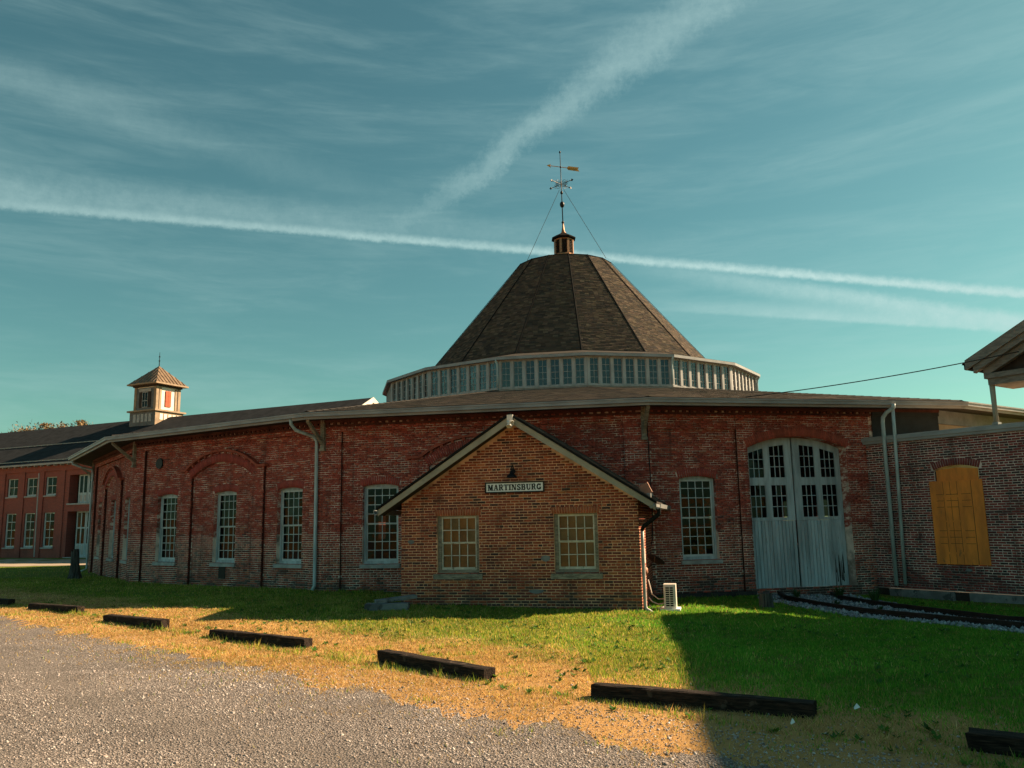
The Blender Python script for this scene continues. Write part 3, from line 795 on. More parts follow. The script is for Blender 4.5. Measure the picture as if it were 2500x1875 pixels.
# clerestory drum
RD = 11.15; DHW = RD * math.sin(PI / 16)
def dframe(k): return fframe(k, RD)
NW = 7; pit = (2 * DHW - .10) / NW
cw_mb = MB(); cw_mb.box(-.225, -.195, 0, .05, 0, 1.30); cw_mb.box(.195, .225, 0, .05, 0, 1.30); cw_mb.box(-.195, .195, 0, .05, 0, .035); cw_mb.box(-.195, .195, 0, .05, 1.265, 1.30)
cw_mb.box(-.009, .009, .008, .042, .035, 1.265)
for i in (1, 2, 3): cw_mb.box(-.195, .195, .01, .04, .035 + 1.23 * i / 4 - .009, .035 + 1.23 * i / 4 + .009)
cw_me = cw_mb.mesh('clerestory_window', M['cream_wood'])
dw = MB()
for k in range(16):
    dw.M = dframe(k)
    dw.box(-DHW, DHW, .0, .12, 8.20, 8.57); dw.box(-DHW, DHW, 0, .12, 9.89, 10.06)
    dw.box(-DHW, DHW, -.05, -.002, 8.49, 8.55)
    for i in range(NW + 1):
        x = -DHW + .05 + pit * i; hw_ = (pit - .45) / 2
        a, b = max(x - hw_, -DHW), min(x + hw_, DHW)
        dw.box(a, b, -.03, .119, 8.571, 9.889)
    if k <= 6 or k == 15:
        for i in range(NW):
            x = -DHW + .05 + pit * (i + .5)
            o = bpy.data.objects.new('clerestory_window', cw_me); link(o, rh); o.matrix_local = dframe(k) @ Matrix.Translation((x, .03, 8.58))
            pane(.39, 1.23, o, (0, .024, .65), mat='sky_glass')
dw.build('clerestory_wall', 'cream_wood', rh)
for k, sgn in ((1, 1), (3, 1), (5, 1)):
    Fd = dframe(k); x = DHW - .02
    spout(rh, [Fd @ Vector(p) for p in ((x, -.22, 9.98), (x, -.21, 9.88), (x, -.10, 9.74), (x, -.08, 9.5), (x, -.08, 8.62))], .05)
er = MB(); eg = MB(); es = MB()
for k in range(16):
    for (mbx, r0, r1, z0, z1) in ((er, 11.18, 11.33, 9.95, 10.045), (eg, 11.333, 11.42, 9.93, 10.07)):
        mbx.hexa([ring_pt(k, r0, z0), ring_pt(k, r1, z0), ring_pt(k + 1, r1, z0), ring_pt(k + 1, r0, z0), ring_pt(k, r0, z1), ring_pt(k, r1, z1), ring_pt(k + 1, r1, z1), ring_pt(k + 1, r0, z1)])
    es.quad(ring_pt(k, 11.41, 10.08), ring_pt(k + 1, 11.41, 10.08), ring_pt(k + 1, 8.7, 10.74), ring_pt(k, 8.7, 10.74))
er.build('clerestory_eave', 'eave', rh); eg.build('clerestory_gutter', 'eave', rh); es.build('skirt_roof', 'roof', rh)
# cone
RB, ZBc, RT, ZT = 8.815, 10.72, 2.99, 17.775
cn = MB()
for k in range(16):
    cn.quad(ring_pt(k, RB, ZBc), ring_pt(k + 1, RB, ZBc), ring_pt(k + 1, RT, ZT), ring_pt(k, RT, ZT))
    cn.quad(ring_pt(k, RT + .05, ZT + .03), ring_pt(k + 1, RT + .05, ZT + .03), ring_pt(k + 1, .6, 18.5), ring_pt(k, .6, 18.5))
cn.build('cone_roof', 'roof', rh)
ch = []
for k in range(-1, 8): ch.append(shingles(ring_pt(k, RB, ZBc + .01), ring_pt(k + 1, RB, ZBc + .01), ring_pt(k + 1, RT, ZT + .01), ring_pt(k, RT, ZT + .01), .12, .27, .011, SHP))
sing = []
for q in range(3, 7):          # facets 2..5, the ones turned to the lawn
    V_, F_, C_ = ch[q]; cen = V_.reshape(-1, 6, 3).mean(1); dd_ = np.linalg.norm(cen + np.array([RC.x, RC.y, 0]), axis=1)
    sing += [(dd_[i], q, i) for i in range(len(cen))]
sing.sort(); sing = sing[:300]; drop = {}
_smap = {}
for _, q, i in sing:
    V_, F_, C_ = ch[q]; P6 = V_.reshape(-1, 6, 3)[i]; c0 = P6.mean(0)
    me = np_mesh('shingle', P6 - c0, [(0, 1, 3, 2), (2, 3, 4, 5)], M['shingle'], np.repeat(C_[2 * i:2 * i + 1], 2, 0))
    o = bpy.data.objects.new('shingle', me); link(o, rh); o.location = c0; drop.setdefault(q, set()).add(i)
for q, ii in drop.items():
    V_, F_, C_ = ch[q]; keep_ = np.array([i not in ii for i in range(len(V_) // 6)]); V_ = V_.reshape(-1, 6, 3)[keep_]
    ch[q] = (V_.reshape(-1, 3), (np.arange(len(V_))[:, None, None] * 6 + np.array([(0, 1, 3, 2), (2, 3, 4, 5)])[None]).reshape(-1, 4), C_.reshape(-1, 2, 3)[keep_].reshape(-1, 3))
joined('shingle_cover', ch, 'shingle', rh)
for k in range(16):
    p, q = ring_pt(k, RB + .03, ZBc), ring_pt(k, RT + .03, ZT + .03)
    t_ = (ring_pt(k + 1, 1, 0) - ring_pt(k - 1, 1, 0)).normalized() * .06; o_ = ring_pt(k, .018, .016)
    mb = MB(); mb.quad(p - t_, p + o_, q + o_, q - t_ * .8); mb.quad(p + o_, p + t_, q + t_ * .8, q + o_); mb.build('hip_cap', 'hip', rh)
# louvred lantern
lan = MB(); lan.lathe([(.74, 18.35), (.74, 18.62), (.66, 18.70)], 8, a0=PI / 8 + A3); lan.lathe([(.60, 19.62), (.62, 19.68)], 8, a0=PI / 8 + A3)
for i in range(8):
    a = PI / 8 + A3 + i * PI / 4; c, s = math.cos(a), math.sin(a)
    lan.M = frame((c * .60, s * .60, 0), a); lan.box(-.05, .03, -.075, .075, 18.7, 19.63)
lan.M = Matrix()
lano = lan.build('lantern', 'copper', rh)
for i in range(8):
    a = A3 + (i + 1) * PI / 4; ap = .60 * math.cos(PI / 8)
    for j in range(9):
        z = 18.74 + j * .098
        mb = MB(frame((math.cos(a) * ap, math.sin(a) * ap, 0), a + PI / 2)); mb.hexa([(-.17, -.03, z), (.17, -.03, z), (.17, .03, z + .03), (-.17, .03, z + .03), (-.17, -.03, z + .02), (.17, -.03, z + .02), (.17, .03, z + .05), (-.17, .03, z + .05)])
        mb.build('louvre', 'dark_wood', lano)
MB().lathe([(.46, 18.7), (.46, 19.6)], 8, a0=A3).build('core', 'interior', lano)
MB().lathe([(.60, 19.66), (.80, 19.72), (.80, 19.78), (.52, 19.95), (.16, 20.14), (.10, 20.2)], 8, a0=PI / 8 + A3).build('lantern_roof', 'hip', lano)

# weathervane (a thing of its own on the lantern)
wv = empty('weathervane', RC + Vector((0, 0, 20.12)))
wv.rotation_euler = (0, -.012, 0)
tag(wv, 'tall iron weathervane with gilded arrow and scrolled compass arms above the cone roof', 'weathervane')
MB().lathe([(.22, 0), (.12, .10), (.06, .45), (.045, .75)], 12).build('spire_foot', 'copper', wv, True)
MB().tube([(0, 0, .7), (0, 0, 2.8), (0, 0, 5.5)], [.035, .03, .02], 8).build('pole', 'black_iron', wv, True)
for z, r_, e in ((.75, .09, 1), (1.95, .15, 1.4), (2.75, .09, 1.3), (5.52, .06, 1.4), (4.5, .06, 1)):
    MB().lathe([(r_ * math.sin(PI * i / 8) + .001, z - r_ * e * math.cos(PI * i / 8)) for i in range(9)], 12).build('ball', 'black_iron', wv, True)
ar = MB(frame((0, 0, 4.5), math.atan2(.78, 2.1)))
ar.tube([(-.75, 0, .0), (.6, 0, -.0)], .022, 6); ar.prism([(-.95, 0), (-.68, .12), (-.74, 0), (-.68, -.12)], -.02, .02)
ar.prism([(.45, .0), (.55, .12), (1.30, .12), (1.22, .0)], -.03, .012); ar.prism([(.45, -.002), (1.22, -.002), (1.32, -.13), (.55, -.12)], -.012, .03)
ar.build('arrow', 'gilt', wv)
for i in range(4):
    mb = MB(frame((0, 0, 3.33), PI / 4 + i * PI / 2)); mb.tube([(0, 0, 0), (.92, 0, 0)], .020, 6)
    mb.prism([(.85, 0), (.90, .09), (1.02, 0), (.90, -.09)], -.02, .02); mb.box(.80, .83, -.07, .07, -.02, .02)
    for sg in (1, -1):
        mb.tube([(.05 + .19 * (1 - math.cos(t_ * PI / 6)) , 0, sg * (.06 + .16 * math.sin(t_ * PI / 6))) for t_ in range(0, 11)], .012, 5)
        mb.tube([(.52 + .06 * math.cos(t_ * PI / 4), 0, sg * (.07 + .06 * math.sin(t_ * PI / 4))) for t_ in range(0, 8)], .010, 5)
    mb.build('compass_arm', 'black_iron', wv)
for p in ((-2.42, -1.75), (2.42, -1.80)):
    MB().tube([(p[0] * .06, p[1] * .06, 2.9), (p[0], p[1], -2.30)], .014, 5).build('guy_wire', 'black_iron', wv)

# ================================================================== SMALL BRICK HOUSE
HYAW = -.235
hb = Vector((3.06, 20.72, 0)); 
HF = frame(hb, HYAW)                       # local: x right (0 at right corner), y back, z above camera datum
HG = -.10
house = empty('brick_house', (hb.x, hb.y, 0), HYAW)
tag(house, 'small gabled brick annex house with two shaded windows and a station name sign', 'house')
HWD = 6.22; HDEP = 4.6; EH = 2.62; RIDX = -HWD / 2; SL = (4.93 - 2.62) / (HWD / 2 + .47)
def htop(x): return HG + 2.62 + SL * (HWD / 2 + .47 - abs(x - RIDX)) - .17
I4 = Matrix()
def pal_house(x, z):
    u = random.random()
    base = (.38, .088, .045) if u < .42 else ((.29, .066, .042) if u < .70 else ((.18, .05, .04) if u < .88 else ((.075, .036, .034) if u < .94 else (.50, .16, .07))))
    if z > 2.6: base = tuple(a * b for a, b in zip(base, (1.10, 1.12, 1.0)))
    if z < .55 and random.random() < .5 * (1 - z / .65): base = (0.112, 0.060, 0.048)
    return jit(base)
hw1 = Opening(-5.23, -4.10, .90 + HG, 2.38 + HG, 0, .165); hw2 = Opening(-2.13, -1.02, .90 + HG, 2.38 + HG, 0, .165)
mb = MB(); wall_strips(mb, -HWD, 0, 0, -.6, 0, [hw1, hw2], .18, ztf=htop); mb.build('wall', 'mortar_house', house)
mb = MB(); mb.quad((0, 0, -.6), (0, HDEP, -.6), (0, HDEP, htop(0)), (0, 0, htop(0))); mb.build('side_wall', 'mortar_house', house); mb = MB(); mb.quad((-HWD, 0, -.6), (-HWD, HDEP, -.6), (-HWD, HDEP, htop(-HWD)), (-HWD, 0, htop(-HWD))); mb.build('side_wall', 'mortar_house', house)
JT = .018
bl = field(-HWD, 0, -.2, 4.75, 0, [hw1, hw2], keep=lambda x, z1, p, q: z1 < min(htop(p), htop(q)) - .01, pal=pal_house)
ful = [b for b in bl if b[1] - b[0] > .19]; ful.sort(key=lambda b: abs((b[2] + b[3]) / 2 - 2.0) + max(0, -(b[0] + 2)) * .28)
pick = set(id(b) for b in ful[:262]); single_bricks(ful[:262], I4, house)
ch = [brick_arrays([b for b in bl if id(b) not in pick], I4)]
side = frame((0, 0, 0), PI / 2); bls = field(.0, HDEP, -.2, htop(0) - .02, 0, pal=pal_house, phase=.05)
ch.append(brick_arrays(bls, side)); 
sideL = frame((-HWD, HDEP, 0), -PI / 2); ch.append(brick_arrays(field(0, HDEP, -.2, htop(0) - .02, 0, pal=pal_house), sideL))
joined('brickwork', ch, 'brick', house)
for o in (hw1, hw2):
    for P, c in voussoirs(o, 0, lambda a, b: jit((.45, .125, .06)), w_=.066):
        V, Fq, C = voussoir_chunk([(P, c)], 0, I4); ob = bpy.data.objects.new('brick', np_mesh('brick', V, Fq, M['brick'], C)); link(ob, house)
    wo = sash_window(house, I4, o.xc, .075, o.z0, o.x1 - o.x0, o.zs - o.z0, 0, 4, 4, mat='grey_wood', casing=.09, bar=.022, glass='clear_glass', sash='sash_pale')
    sb = MB(); wdt = o.x1 - o.x0; sb.box(-wdt / 2 - .09, wdt / 2 + .09, -.14, .05, -.135, -.002); sb.build('sill', 'grey_wood', wo)
    bd = MB()
    for i in range(54):
        z = .10 + i * .0255; bd.hexa([(-wdt / 2 + .1, .118, z), (wdt / 2 - .1, .118, z), (wdt / 2 - .1, .128, z + .004), (-wdt / 2 + .1, .128, z + .004), (-wdt / 2 + .1, .118, z + .024), (wdt / 2 - .1, .118, z + .024), (wdt / 2 - .1, .128, z + .028), (-wdt / 2 + .1, .128, z + .028)])
    bd.build('blind', 'blind', wo)
for (px_, pz_, rw_, rh_) in ((-2.62, .36, .20, .055), (-2.36, 1.17, .12, .08), (-5.95, 1.62, .09, .06)):
    mb = MB(); mb.prism([(px_ + rw_ * math.cos(t_ * PI / 4) * (1 + .25 * math.sin(t_ * 2.3)), pz_ + rh_ * math.sin(t_ * PI / 4)) for t_ in range(8)], -.016, .0); mb.build('mortar_patch', 'concrete', house)
# roof, rakes, gutters
OV = .45; FO = .45
def hroof(x): return HG + 2.62 + SL * (HWD / 2 + .47 - abs(x - RIDX))
xl, xr = -HWD - .47, .47
mb = MB()
for a, b in ((xl, RIDX), (RIDX, xr)):
    mb.hexa([(a, -FO, hroof(a) - .05), (b, -FO, hroof(b) - .05), (b, HDEP + .6, hroof(b) - .05), (a, HDEP + .6, hroof(a) - .05), (a, -FO, hroof(a)), (b, -FO, hroof(b)), (b, HDEP + .6, hroof(b)), (a, HDEP + .6, hroof(a))])
mb.build('roof', 'roof', house)
ch = [shingles((xl, -FO, hroof(xl) + .004), (RIDX, -FO, hroof(RIDX) + .004), (RIDX, HDEP + .3, hroof(RIDX) + .004), (xl, HDEP + .3, hroof(xl) + .004), .3, .16, .016, SHP),
      shingles((RIDX, -FO, hroof(RIDX) + .004), (xr, -FO, hroof(xr) + .004), (xr, HDEP + .3, hroof(xr) + .004), (RIDX, HDEP + .3, hroof(RIDX) + .004), .3, .16, .016, SHP)]
joined('shingle_cover', ch, 'shingle', house)
for a, b in ((xl, RIDX), (xr, RIDX)):
    mb = MB(); mb.prism([(a, hroof(a) - .215), (b, hroof(b) - .24), (b, hroof(b) - .06), (a, hroof(a) - .055)] if a < b else [(b, hroof(b) - .24), (a, hroof(a) - .215), (a, hroof(a) - .055), (b, hroof(b) - .06)], -FO - .035, -FO - .003)
    mb.build('rake_board', 'rake', house)
    mb = MB(); s_ = 1 if a < b else -1
    mb.prism([(a - .03 * s_, hroof(a) - .055), (b, hroof(b) - .052), (b, hroof(b) + .012), (a - .03 * s_, hroof(a) + .002)][::s_], -FO - .075, -FO + .02); mb.build('rake_edge', 'hip', house)
    mb = MB(); mb.hexa([(a, -FO, hroof(a) - .20), (b, -FO, hroof(b) - .20), (b, -.02, hroof(b) - .20), (a, -.02, hroof(a) - .20), (a, -FO, hroof(a) - .185), (b, -FO, hroof(b) - .185), (b, -.02, hroof(b) - .185), (a, -.02, hroof(a) - .185)]); mb.build('soffit', 'soffit', house)
for a, s_ in ((xl, -1), (xr, 1)):
    mb = MB(); zz = hroof(a) - .06
    pr = [(a + s_ * .005, zz), (a + s_ * .005, zz - .10), (a + s_ * .05, zz - .13), (a + s_ * .11, zz - .10), (a + s_ * .13, zz), (a + s_ * .115, zz), (a + s_ * .095, zz - .09), (a + s_ * .05, zz - .115), (a + s_ * .02, zz - .09), (a + s_ * .02, zz)]
    mb.prism(pr if s_ < 0 else pr[::-1], -FO - .05, HDEP); mb.build('gutter', 'galv', house)
zz = hroof(xr)
MB().tube([(xr + .07, -FO + .12, zz - .17), (xr + .06, -FO + .14, zz - .30), (xr - .10, -FO + .25, zz - .42), (.12, -.02, zz - .60), (.075, .06, zz - .68)], .05, 10).build('downspout', 'hip', house, True)
MB().tube([(.075, .06, zz - .66), (.07, .065, 1.4), (.07, .065, .02), (.10, .05, -.06), (.22, .0, -.12)], .042, 10).build('downspout', 'spout_light', house, True)
MB().tube([(.45, -FO - .06, zz - .05), (.42, -FO - .09, zz - .12), (.36, -FO - .09, zz - .16), (.33, -FO - .08, zz - .13)], .012, 6).build('conduit', 'galv', house, True)
mb = MB(); mb.box(.005, .09, .30, .52, 1.02, 1.38); mb.build('meter_box', 'white_metal', house)
MB(Matrix.Translation((.03, .42, .83)) @ Matrix.Rotation(PI / 2, 4, 'Y')).lathe([(.0, 0), (.10, 0), (.10, .07), (.06, .11), (.0, .11)], 14).build('meter', 'orange_plate', house)

# station sign
sg = empty('station_sign', HF @ Vector((-3.125, -.012, 3.075 + HG)), HYAW)
tag(sg, 'white enamel sign reading MARTINSBURG on the gable of the small brick house', 'sign')
SW, SH = 1.50, .215
MB().box(-SW / 2, SW / 2, -.035, -.006, -SH / 2, SH / 2).build('sign_panel', 'sign_white', sg)
mb = MB(); e = .032
mb.box(-SW / 2 - e, SW / 2 + e, -.05, -.004, SH / 2 + .001, SH / 2 + e); mb.box(-SW / 2 - e, SW / 2 + e, -.05, -.004, -SH / 2 - e, -SH / 2 - .001)
mb.box(-SW / 2 - e, -SW / 2 - .001, -.05, -.004, -SH / 2, SH / 2); mb.box(SW / 2 + .001, SW / 2 + e, -.05, -.004, -SH / 2, SH / 2); mb.build('sign_frame', 'dark_wood', sg)
def band(pts, w_):
    out = []
    for i in range(len(pts) - 1):
        (x0, y0), (x1, y1) = pts[i], pts[i + 1]; L = math.hypot(x1 - x0, y1 - y0); nx, ny = -(y1 - y0) / L * w_ / 2, (x1 - x0) / L * w_ / 2
        ex, ey = (x1 - x0) / L * .02, (y1 - y0) / L * .02
        out.append([(x0 - nx - ex, y0 - ny - ey), (x1 - nx + ex, y1 - ny + ey), (x1 + nx + ex, y1 + ny + ey), (x0 + nx - ex, y0 + ny - ey)])
    return out
def rc(x0, y0, x1, y1): return [(x0, y0), (x1, y0), (x1, y1), (x0, y1)]
def dg(xa, xb, w_, y0=0., y1=1.): return [(xa - w_ / 2, y0), (xa + w_ / 2, y0), (xb + w_ / 2, y1), (xb - w_ / 2, y1)]
def arc(cx, cy, rx, ry, a0, a1, w_, n=12): return band([(cx + rx * math.cos(R(a0 + (a1 - a0) * i / n)), cy + ry * math.sin(R(a0 + (a1 - a0) * i / n))) for i in range(n + 1)], w_)
S = .11
GL = {
 'M': (1.22, [rc(.10, S, .22, 1 - S), rc(.82, S, 1.08, 1 - S), dg(.60, .26, .24, .05, 1), dg(.60, .90, .13, .05, 1), rc(0, 0, .34, S), rc(.70, 0, 1.20, S), rc(0, 1 - S, .34, 1), rc(.84, 1 - S, 1.20, 1)]),
 'A': (1.08, [dg(.20, .50, .12, S, 1), dg(.82, .55, .25, S, 1), rc(.30, .30, .70, .40), rc(0, 0, .38, S), rc(.58, 0, 1.06, S)]),
 'R': (1.05, [rc(.10, S, .36, 1 - S), rc(0, 0, .48, S), rc(0, 1 - S, .60, 1), rc(.36, .45, .58, .54)] + arc(.56, .73, .22, .22, -90, 90, .20) + [dg(.86, .58, .24, 0, .48), rc(.80, 0, 1.05, S)]),
 'T': (.98, [rc(.36, S, .62, 1 - S), rc(0, 1 - S, .98, 1), rc(.20, 0, .78, S), rc(0, .68, .09, 1 - S), rc(.89, .68, .98, 1 - S)]),
 'I': (.56, [rc(.15, S, .41, 1 - S), rc(0, 0, .56, S), rc(0, 1 - S, .56, 1)]),
 'N': (1.12, [rc(.12, S, .23, 1 - S), rc(.86, 0, .97, 1 - S), dg(.82, .27, .25, 0, 1), rc(0, 0, .36, S), rc(0, 1 - S, .40, 1), rc(.74, 1 - S, 1.10, 1)]),
 'S': (.86, arc(.43, .73, .28, .20, 20, 270, .18) + arc(.43, .28, .29, .20, 90, -165, .20) + [rc(.68, .68, .78, 1), rc(.06, 0, .16, .32)]),
 'B': (1.0, [rc(.10, S, .36, 1 - S), rc(0, 0, .60, S), rc(0, 1 - S, .58, 1), rc(.36, .48, .58, .56)] + arc(.56, .74, .20, .21, -90, 90, .19) + arc(.58, .27, .24, .22, -90, 90, .21)),
 'U': (1.08, [rc(.12, .32, .38, 1 - S), rc(.80, .32, .90, 1 - S), rc(0, 1 - S, .50, 1), rc(.66, 1 - S, 1.06, 1)] + arc(.55, .34, .30, .27, 180, 360, .18)),
 'G': (1.06, arc(.52, .5, .36, .41, 40, 330, .22, 18) + [rc(.60, .36, 1.04, .46), rc(.76, .06, .96, .36), rc(.84, .66, .93, 1)]),
}
word = 'MARTINSBURG'; LH = .150
tot = sum(GL[c][0] for c in word) + .10 * (len(word) - 1); kx = (SW - .09) / tot; x = -SW / 2 + .045
for c in word:
    wd_, polys = GL[c]; mb = MB(); dy = 0
    for p in polys:
        for sx_ in (-.03, .035):
            mb.prism([(x + (a + sx_) * kx, -LH / 2 + b * LH) for a, b in p], -.0380 - dy, -.0352); dy += .00006
    mb.build('letter', 'sign_black', sg); x += (wd_ + .10) * kx
# gooseneck lamp over the sign
lp = empty('wall_lamp', HF @ Vector((-3.13, -.01, 3.36 + HG)), HYAW)
tag(lp, 'small black barn lamp on the gable just above the name sign', 'lamp')
MB(Matrix.Translation((0, -.03, .12)) @ Matrix.Rotation(PI / 2, 4, 'X')).lathe([(.05, 0), (.05, .02)], 12).build('wall_plate', 'black_iron', lp)
MB().tube([(0, -.02, .12), (0, -.10, .24), (0, -.20, .27), (0, -.27, .22), (0, -.28, .12)], .014, 8).build('lamp_arm', 'black_iron', lp, True)
MB().lathe([(.03, .13), (.045, .10), (.06, .05), (.11, .0), (.155, -.05), (.150, -.055), (.10, -.005), (.04, .04)], 18, c=(0, -.28, 0)).build('lamp_shade', 'black_iron', lp, True)
# flood light at the peak
fl = empty('floodlight', HF @ Vector((RIDX + .02, -FO - .04, hroof(RIDX) - .10)), HYAW)
tag(fl, 'pale twin-head security light fixed under the roof peak', 'light')
MB().box(-.075, .075, -.07, -.0, -.10, .06).build('junction_box', 'white_metal', fl)
MB(Matrix.Translation((-.04, -.10, -.13)) @ Matrix.Rotation(R(115), 4, 'Y') @ Matrix.Rotation(R(25), 4, 'X')).lathe([(.03, -.02), (.04, .04), (.085, .14), (.08, .145), (.03, .05)], 14).build('lamp_head', 'white_metal', fl, True)
MB(Matrix.Translation((.0, -.11, -.15)) @ Matrix.Rotation(R(150), 4, 'X')).lathe([(.03, -.02), (.04, .03), (.075, .12), (.07, .125), (.03, .04)], 14).build('lamp_head', 'white_metal', fl, True)
# terracotta plates standing on the roof edges
for (lx, ly, tl, lab, rr) in ((xl + .38, .55, .35, 'faded terracotta plate standing on the low eave beside the tall arched window', .6), (xr - .20, .25, -.45, 'faded terracotta plate standing on the low eave above the outdoor unit', .35)):
    pt = empty('chimney_plate', HF @ Vector((lx, ly, hroof(lx) + .01)), HYAW + (0.5 if lx < -3 else -.25))
    tag(pt, lab, 'plate', 'terracotta plates on the small house roof')
    mb = MB(Matrix.Rotation(tl, 4, 'Y')); mb.box(-.13, .13, -.015, .015, .06, .34); mb.build('plate', 'orange_plate', pt)
    mb = MB(); mb.box(-.05, .05, -.03, .03, -.02, .09); mb.build('foot', 'galv', pt)

# ================================================================== ANNEX WALL with boarded window
AYAW = math.atan2(-.821, .571)
A0 = Vector((11.16, 26.0, 0)); AF = frame(A0, AYAW)
ann = empty('brick_annex', A0, AYAW)
tag(ann, 'low dark brick annex with an orange boarded window beside the double door', 'building')
AL = 5.6; aw = Opening(2.02, 3.28, .72, 3.36, .11, .20)
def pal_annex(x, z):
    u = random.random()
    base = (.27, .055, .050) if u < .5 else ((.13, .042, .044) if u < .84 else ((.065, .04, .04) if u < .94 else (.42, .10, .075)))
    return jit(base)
mb = MB(); wall_strips(mb, -.6, AL, 0, -.09, 4.28, [aw], .3); mb.quad((AL, 0, -.09), (AL, 5, -.09), (AL, 5, 4.28), (AL, 0, 4.28)); mb.build('wall', 'mortar_annex', ann)
JT = .019
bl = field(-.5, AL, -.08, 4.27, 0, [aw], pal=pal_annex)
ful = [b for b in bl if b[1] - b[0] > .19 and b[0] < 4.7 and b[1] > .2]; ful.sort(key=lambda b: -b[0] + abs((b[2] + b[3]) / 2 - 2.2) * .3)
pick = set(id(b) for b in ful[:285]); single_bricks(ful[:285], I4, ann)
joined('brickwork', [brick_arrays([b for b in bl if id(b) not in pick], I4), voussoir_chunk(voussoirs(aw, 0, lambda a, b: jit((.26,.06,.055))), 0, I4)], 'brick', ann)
mb = MB(); mb.box(-.3, AL, -.10, 5, 4.281, 4.36); mb.box(-.3, AL, -.14, .02, 4.361, 4.47); mb.box(-.3, AL, -.06, .05, 4.47, 4.50); mb.build('coping', 'eave', ann)
MB().box(-.3, AL, .5, 5.2, 4.30, 4.40).build('roof', 'tan_wall', ann)
for a, b in ((.35, 2.28), (2.72, AL)):
    MB().box(a, b, -.12, .0, -.9, -.095).build('foundation', 'concrete', ann)
MB().box(-.3, AL, -.02, .2, -.9, -.10).build('footing', 'dark_wood', ann)
bp = empty('tmp', (0, 0, 0)); bpy.data.objects.remove(bp)
pb = MB(); pb.box(1.86, 3.36, -.05, -.022, .67, 3.03); pbo = pb.build('board_panel', 'board', ann)
MB().prism([(2.06, 3.032), (3.24, 3.032), (3.24, 3.34), (2.65, 3.40), (2.06, 3.34)], .02, .045).build('board_panel', 'board', ann)
mk = MB()
for x in (2.25, 2.45, 2.65):
    for a, b in ((.68, .95), (1.02, 1.85), (1.9, 2.55), (2.62, 3.01)): mk.box(x - .004, x + .004, -.053, -.0505, a, b)
for z in (1.25, 1.43, 1.61, 2.28, 2.46, 2.64):
    for a, b in ((2.03, 2.235), (2.32, 2.66), (2.76, 3.02)): mk.box(a, b, -.054, -.0512, z - .005, z + .005)
mk.build('marker_grid', 'mark', pbo)
mk = MB(); mk.box(3.04, 3.052, -.0535, -.0507, .68, 3.02); mk.build('board_seam', 'mark', pbo)
MB().box(2.03, 2.06, .015, .25, .72, 3.3).build('window_frame', 'dark_wood', ann)
spout(ann, [(1.12, -.98 + .72, 5.42), (1.10, -.26, 5.3), (.80, -.18, 5.18), (.66, -.14, 5.05), (.64, -.14, 4.9), (.60, -.13, .0)], .06)
spout(ann, [(1.02, -.16, 5.28), (.99, -.13, 4.6), (.86, -.10, .05)], .05)
MB(Matrix.Translation((2.72, -.004, .50)) @ Matrix.Scale(.5, 4, (0, 1, 0))).lathe([(.001, -.05), (.07, -.03), (.11, .0), (.07, .04), (.001, .05)], 10).build('mortar_patch', 'concrete', ann)

# ================================================================== MACHINE SHOP GABLE at the right on posts, kept shallow to let sun under
gb = empty('gable_front', AF @ Vector((3.50, 0, 0)), AYAW)
tag(gb, 'big gable roof with a deep grey cornice standing on posts above the annex', 'building')
GA = 12.4; GS = .497; GE = 6.28                # half span, slope, eave height; local x=0 at the eave corner
def grf(x): return GE + GS * (GA - abs(x - GA))
GD = 1.5  # roof and unseen wall made this shallow so sun reaches the lawn patch
mb = MB()
for a, b in ((0, GA), (2 * GA, GA)):
    p = [(a, grf(a) - .02), (b, grf(b) - .02), (b, grf(b) + .06), (a, grf(a) + .06)]
    mb.prism(p if a < b else p[::-1], -.40, GD)
mb.build('roof', 'roof', gb)
for (y0, y1, d0, d1, ins) in ((-.46, -.405, -.20, .085, -.05), (-.38, -.20, -.38, -.022, .12), (-.196, -.02, -.60, -.022, .3)):
    mb = MB()
    for a, b in ((ins, GA), (2 * GA - ins, GA)):
        p = [(a, grf(a) + d0), (b, grf(b) + d0), (b, grf(b) + d1), (a, grf(a) + d1)]
        mb.prism(p if a < b else p[::-1], y0, y1)
    mb.build('raking_cornice', 'gable_wood', gb)
mb = MB(); mb.box(.30, 2 * GA - .3, -.20, GD - .1, 5.78, 5.92); mb.box(.36, 2 * GA - .36, -.12, GD - .2, 5.60, 5.779); mb.build('level_cornice', 'gable_wood', gb)
mb = MB(); mb.prism([(.2, 5.921), (2 * GA - .2, 5.921), (GA, grf(GA) - .05)], .10, .25); mb.build('tympanum', 'dark_wood', gb)
mb = MB(); mb.box(-.16, .28, -.30, GD, 6.10, 6.24); mb.prism([(-.20, 6.241), (.05, 6.241), (.05, 6.30), (-.16, 6.30)], -.34, GD); mb.build('eave_return', 'hip', gb)
MB().tube([(.40, .0, 5.60), (.40, .0, 4.9), (.41, .0, 4.50)], [.075, .065, .075], 10).build('post', 'rake', gb, True)
MB().box(.33, .49, -.10, .10, 4.485, 4.56).build('post_foot', 'galv', gb)
MB().box(2.05, 2 * GA - 1.2, .02, GD - .2, -.8, 5.599).build('wall', 'far_brick', gb)
MB(Matrix.Translation((.58, .3, grf(.58) + .25)) @ Matrix.Rotation(R(-18), 4, 'Y')).box(-.28, .14, -.03, .03, -.05, .04).build('flashing', 'orange_plate', gb)
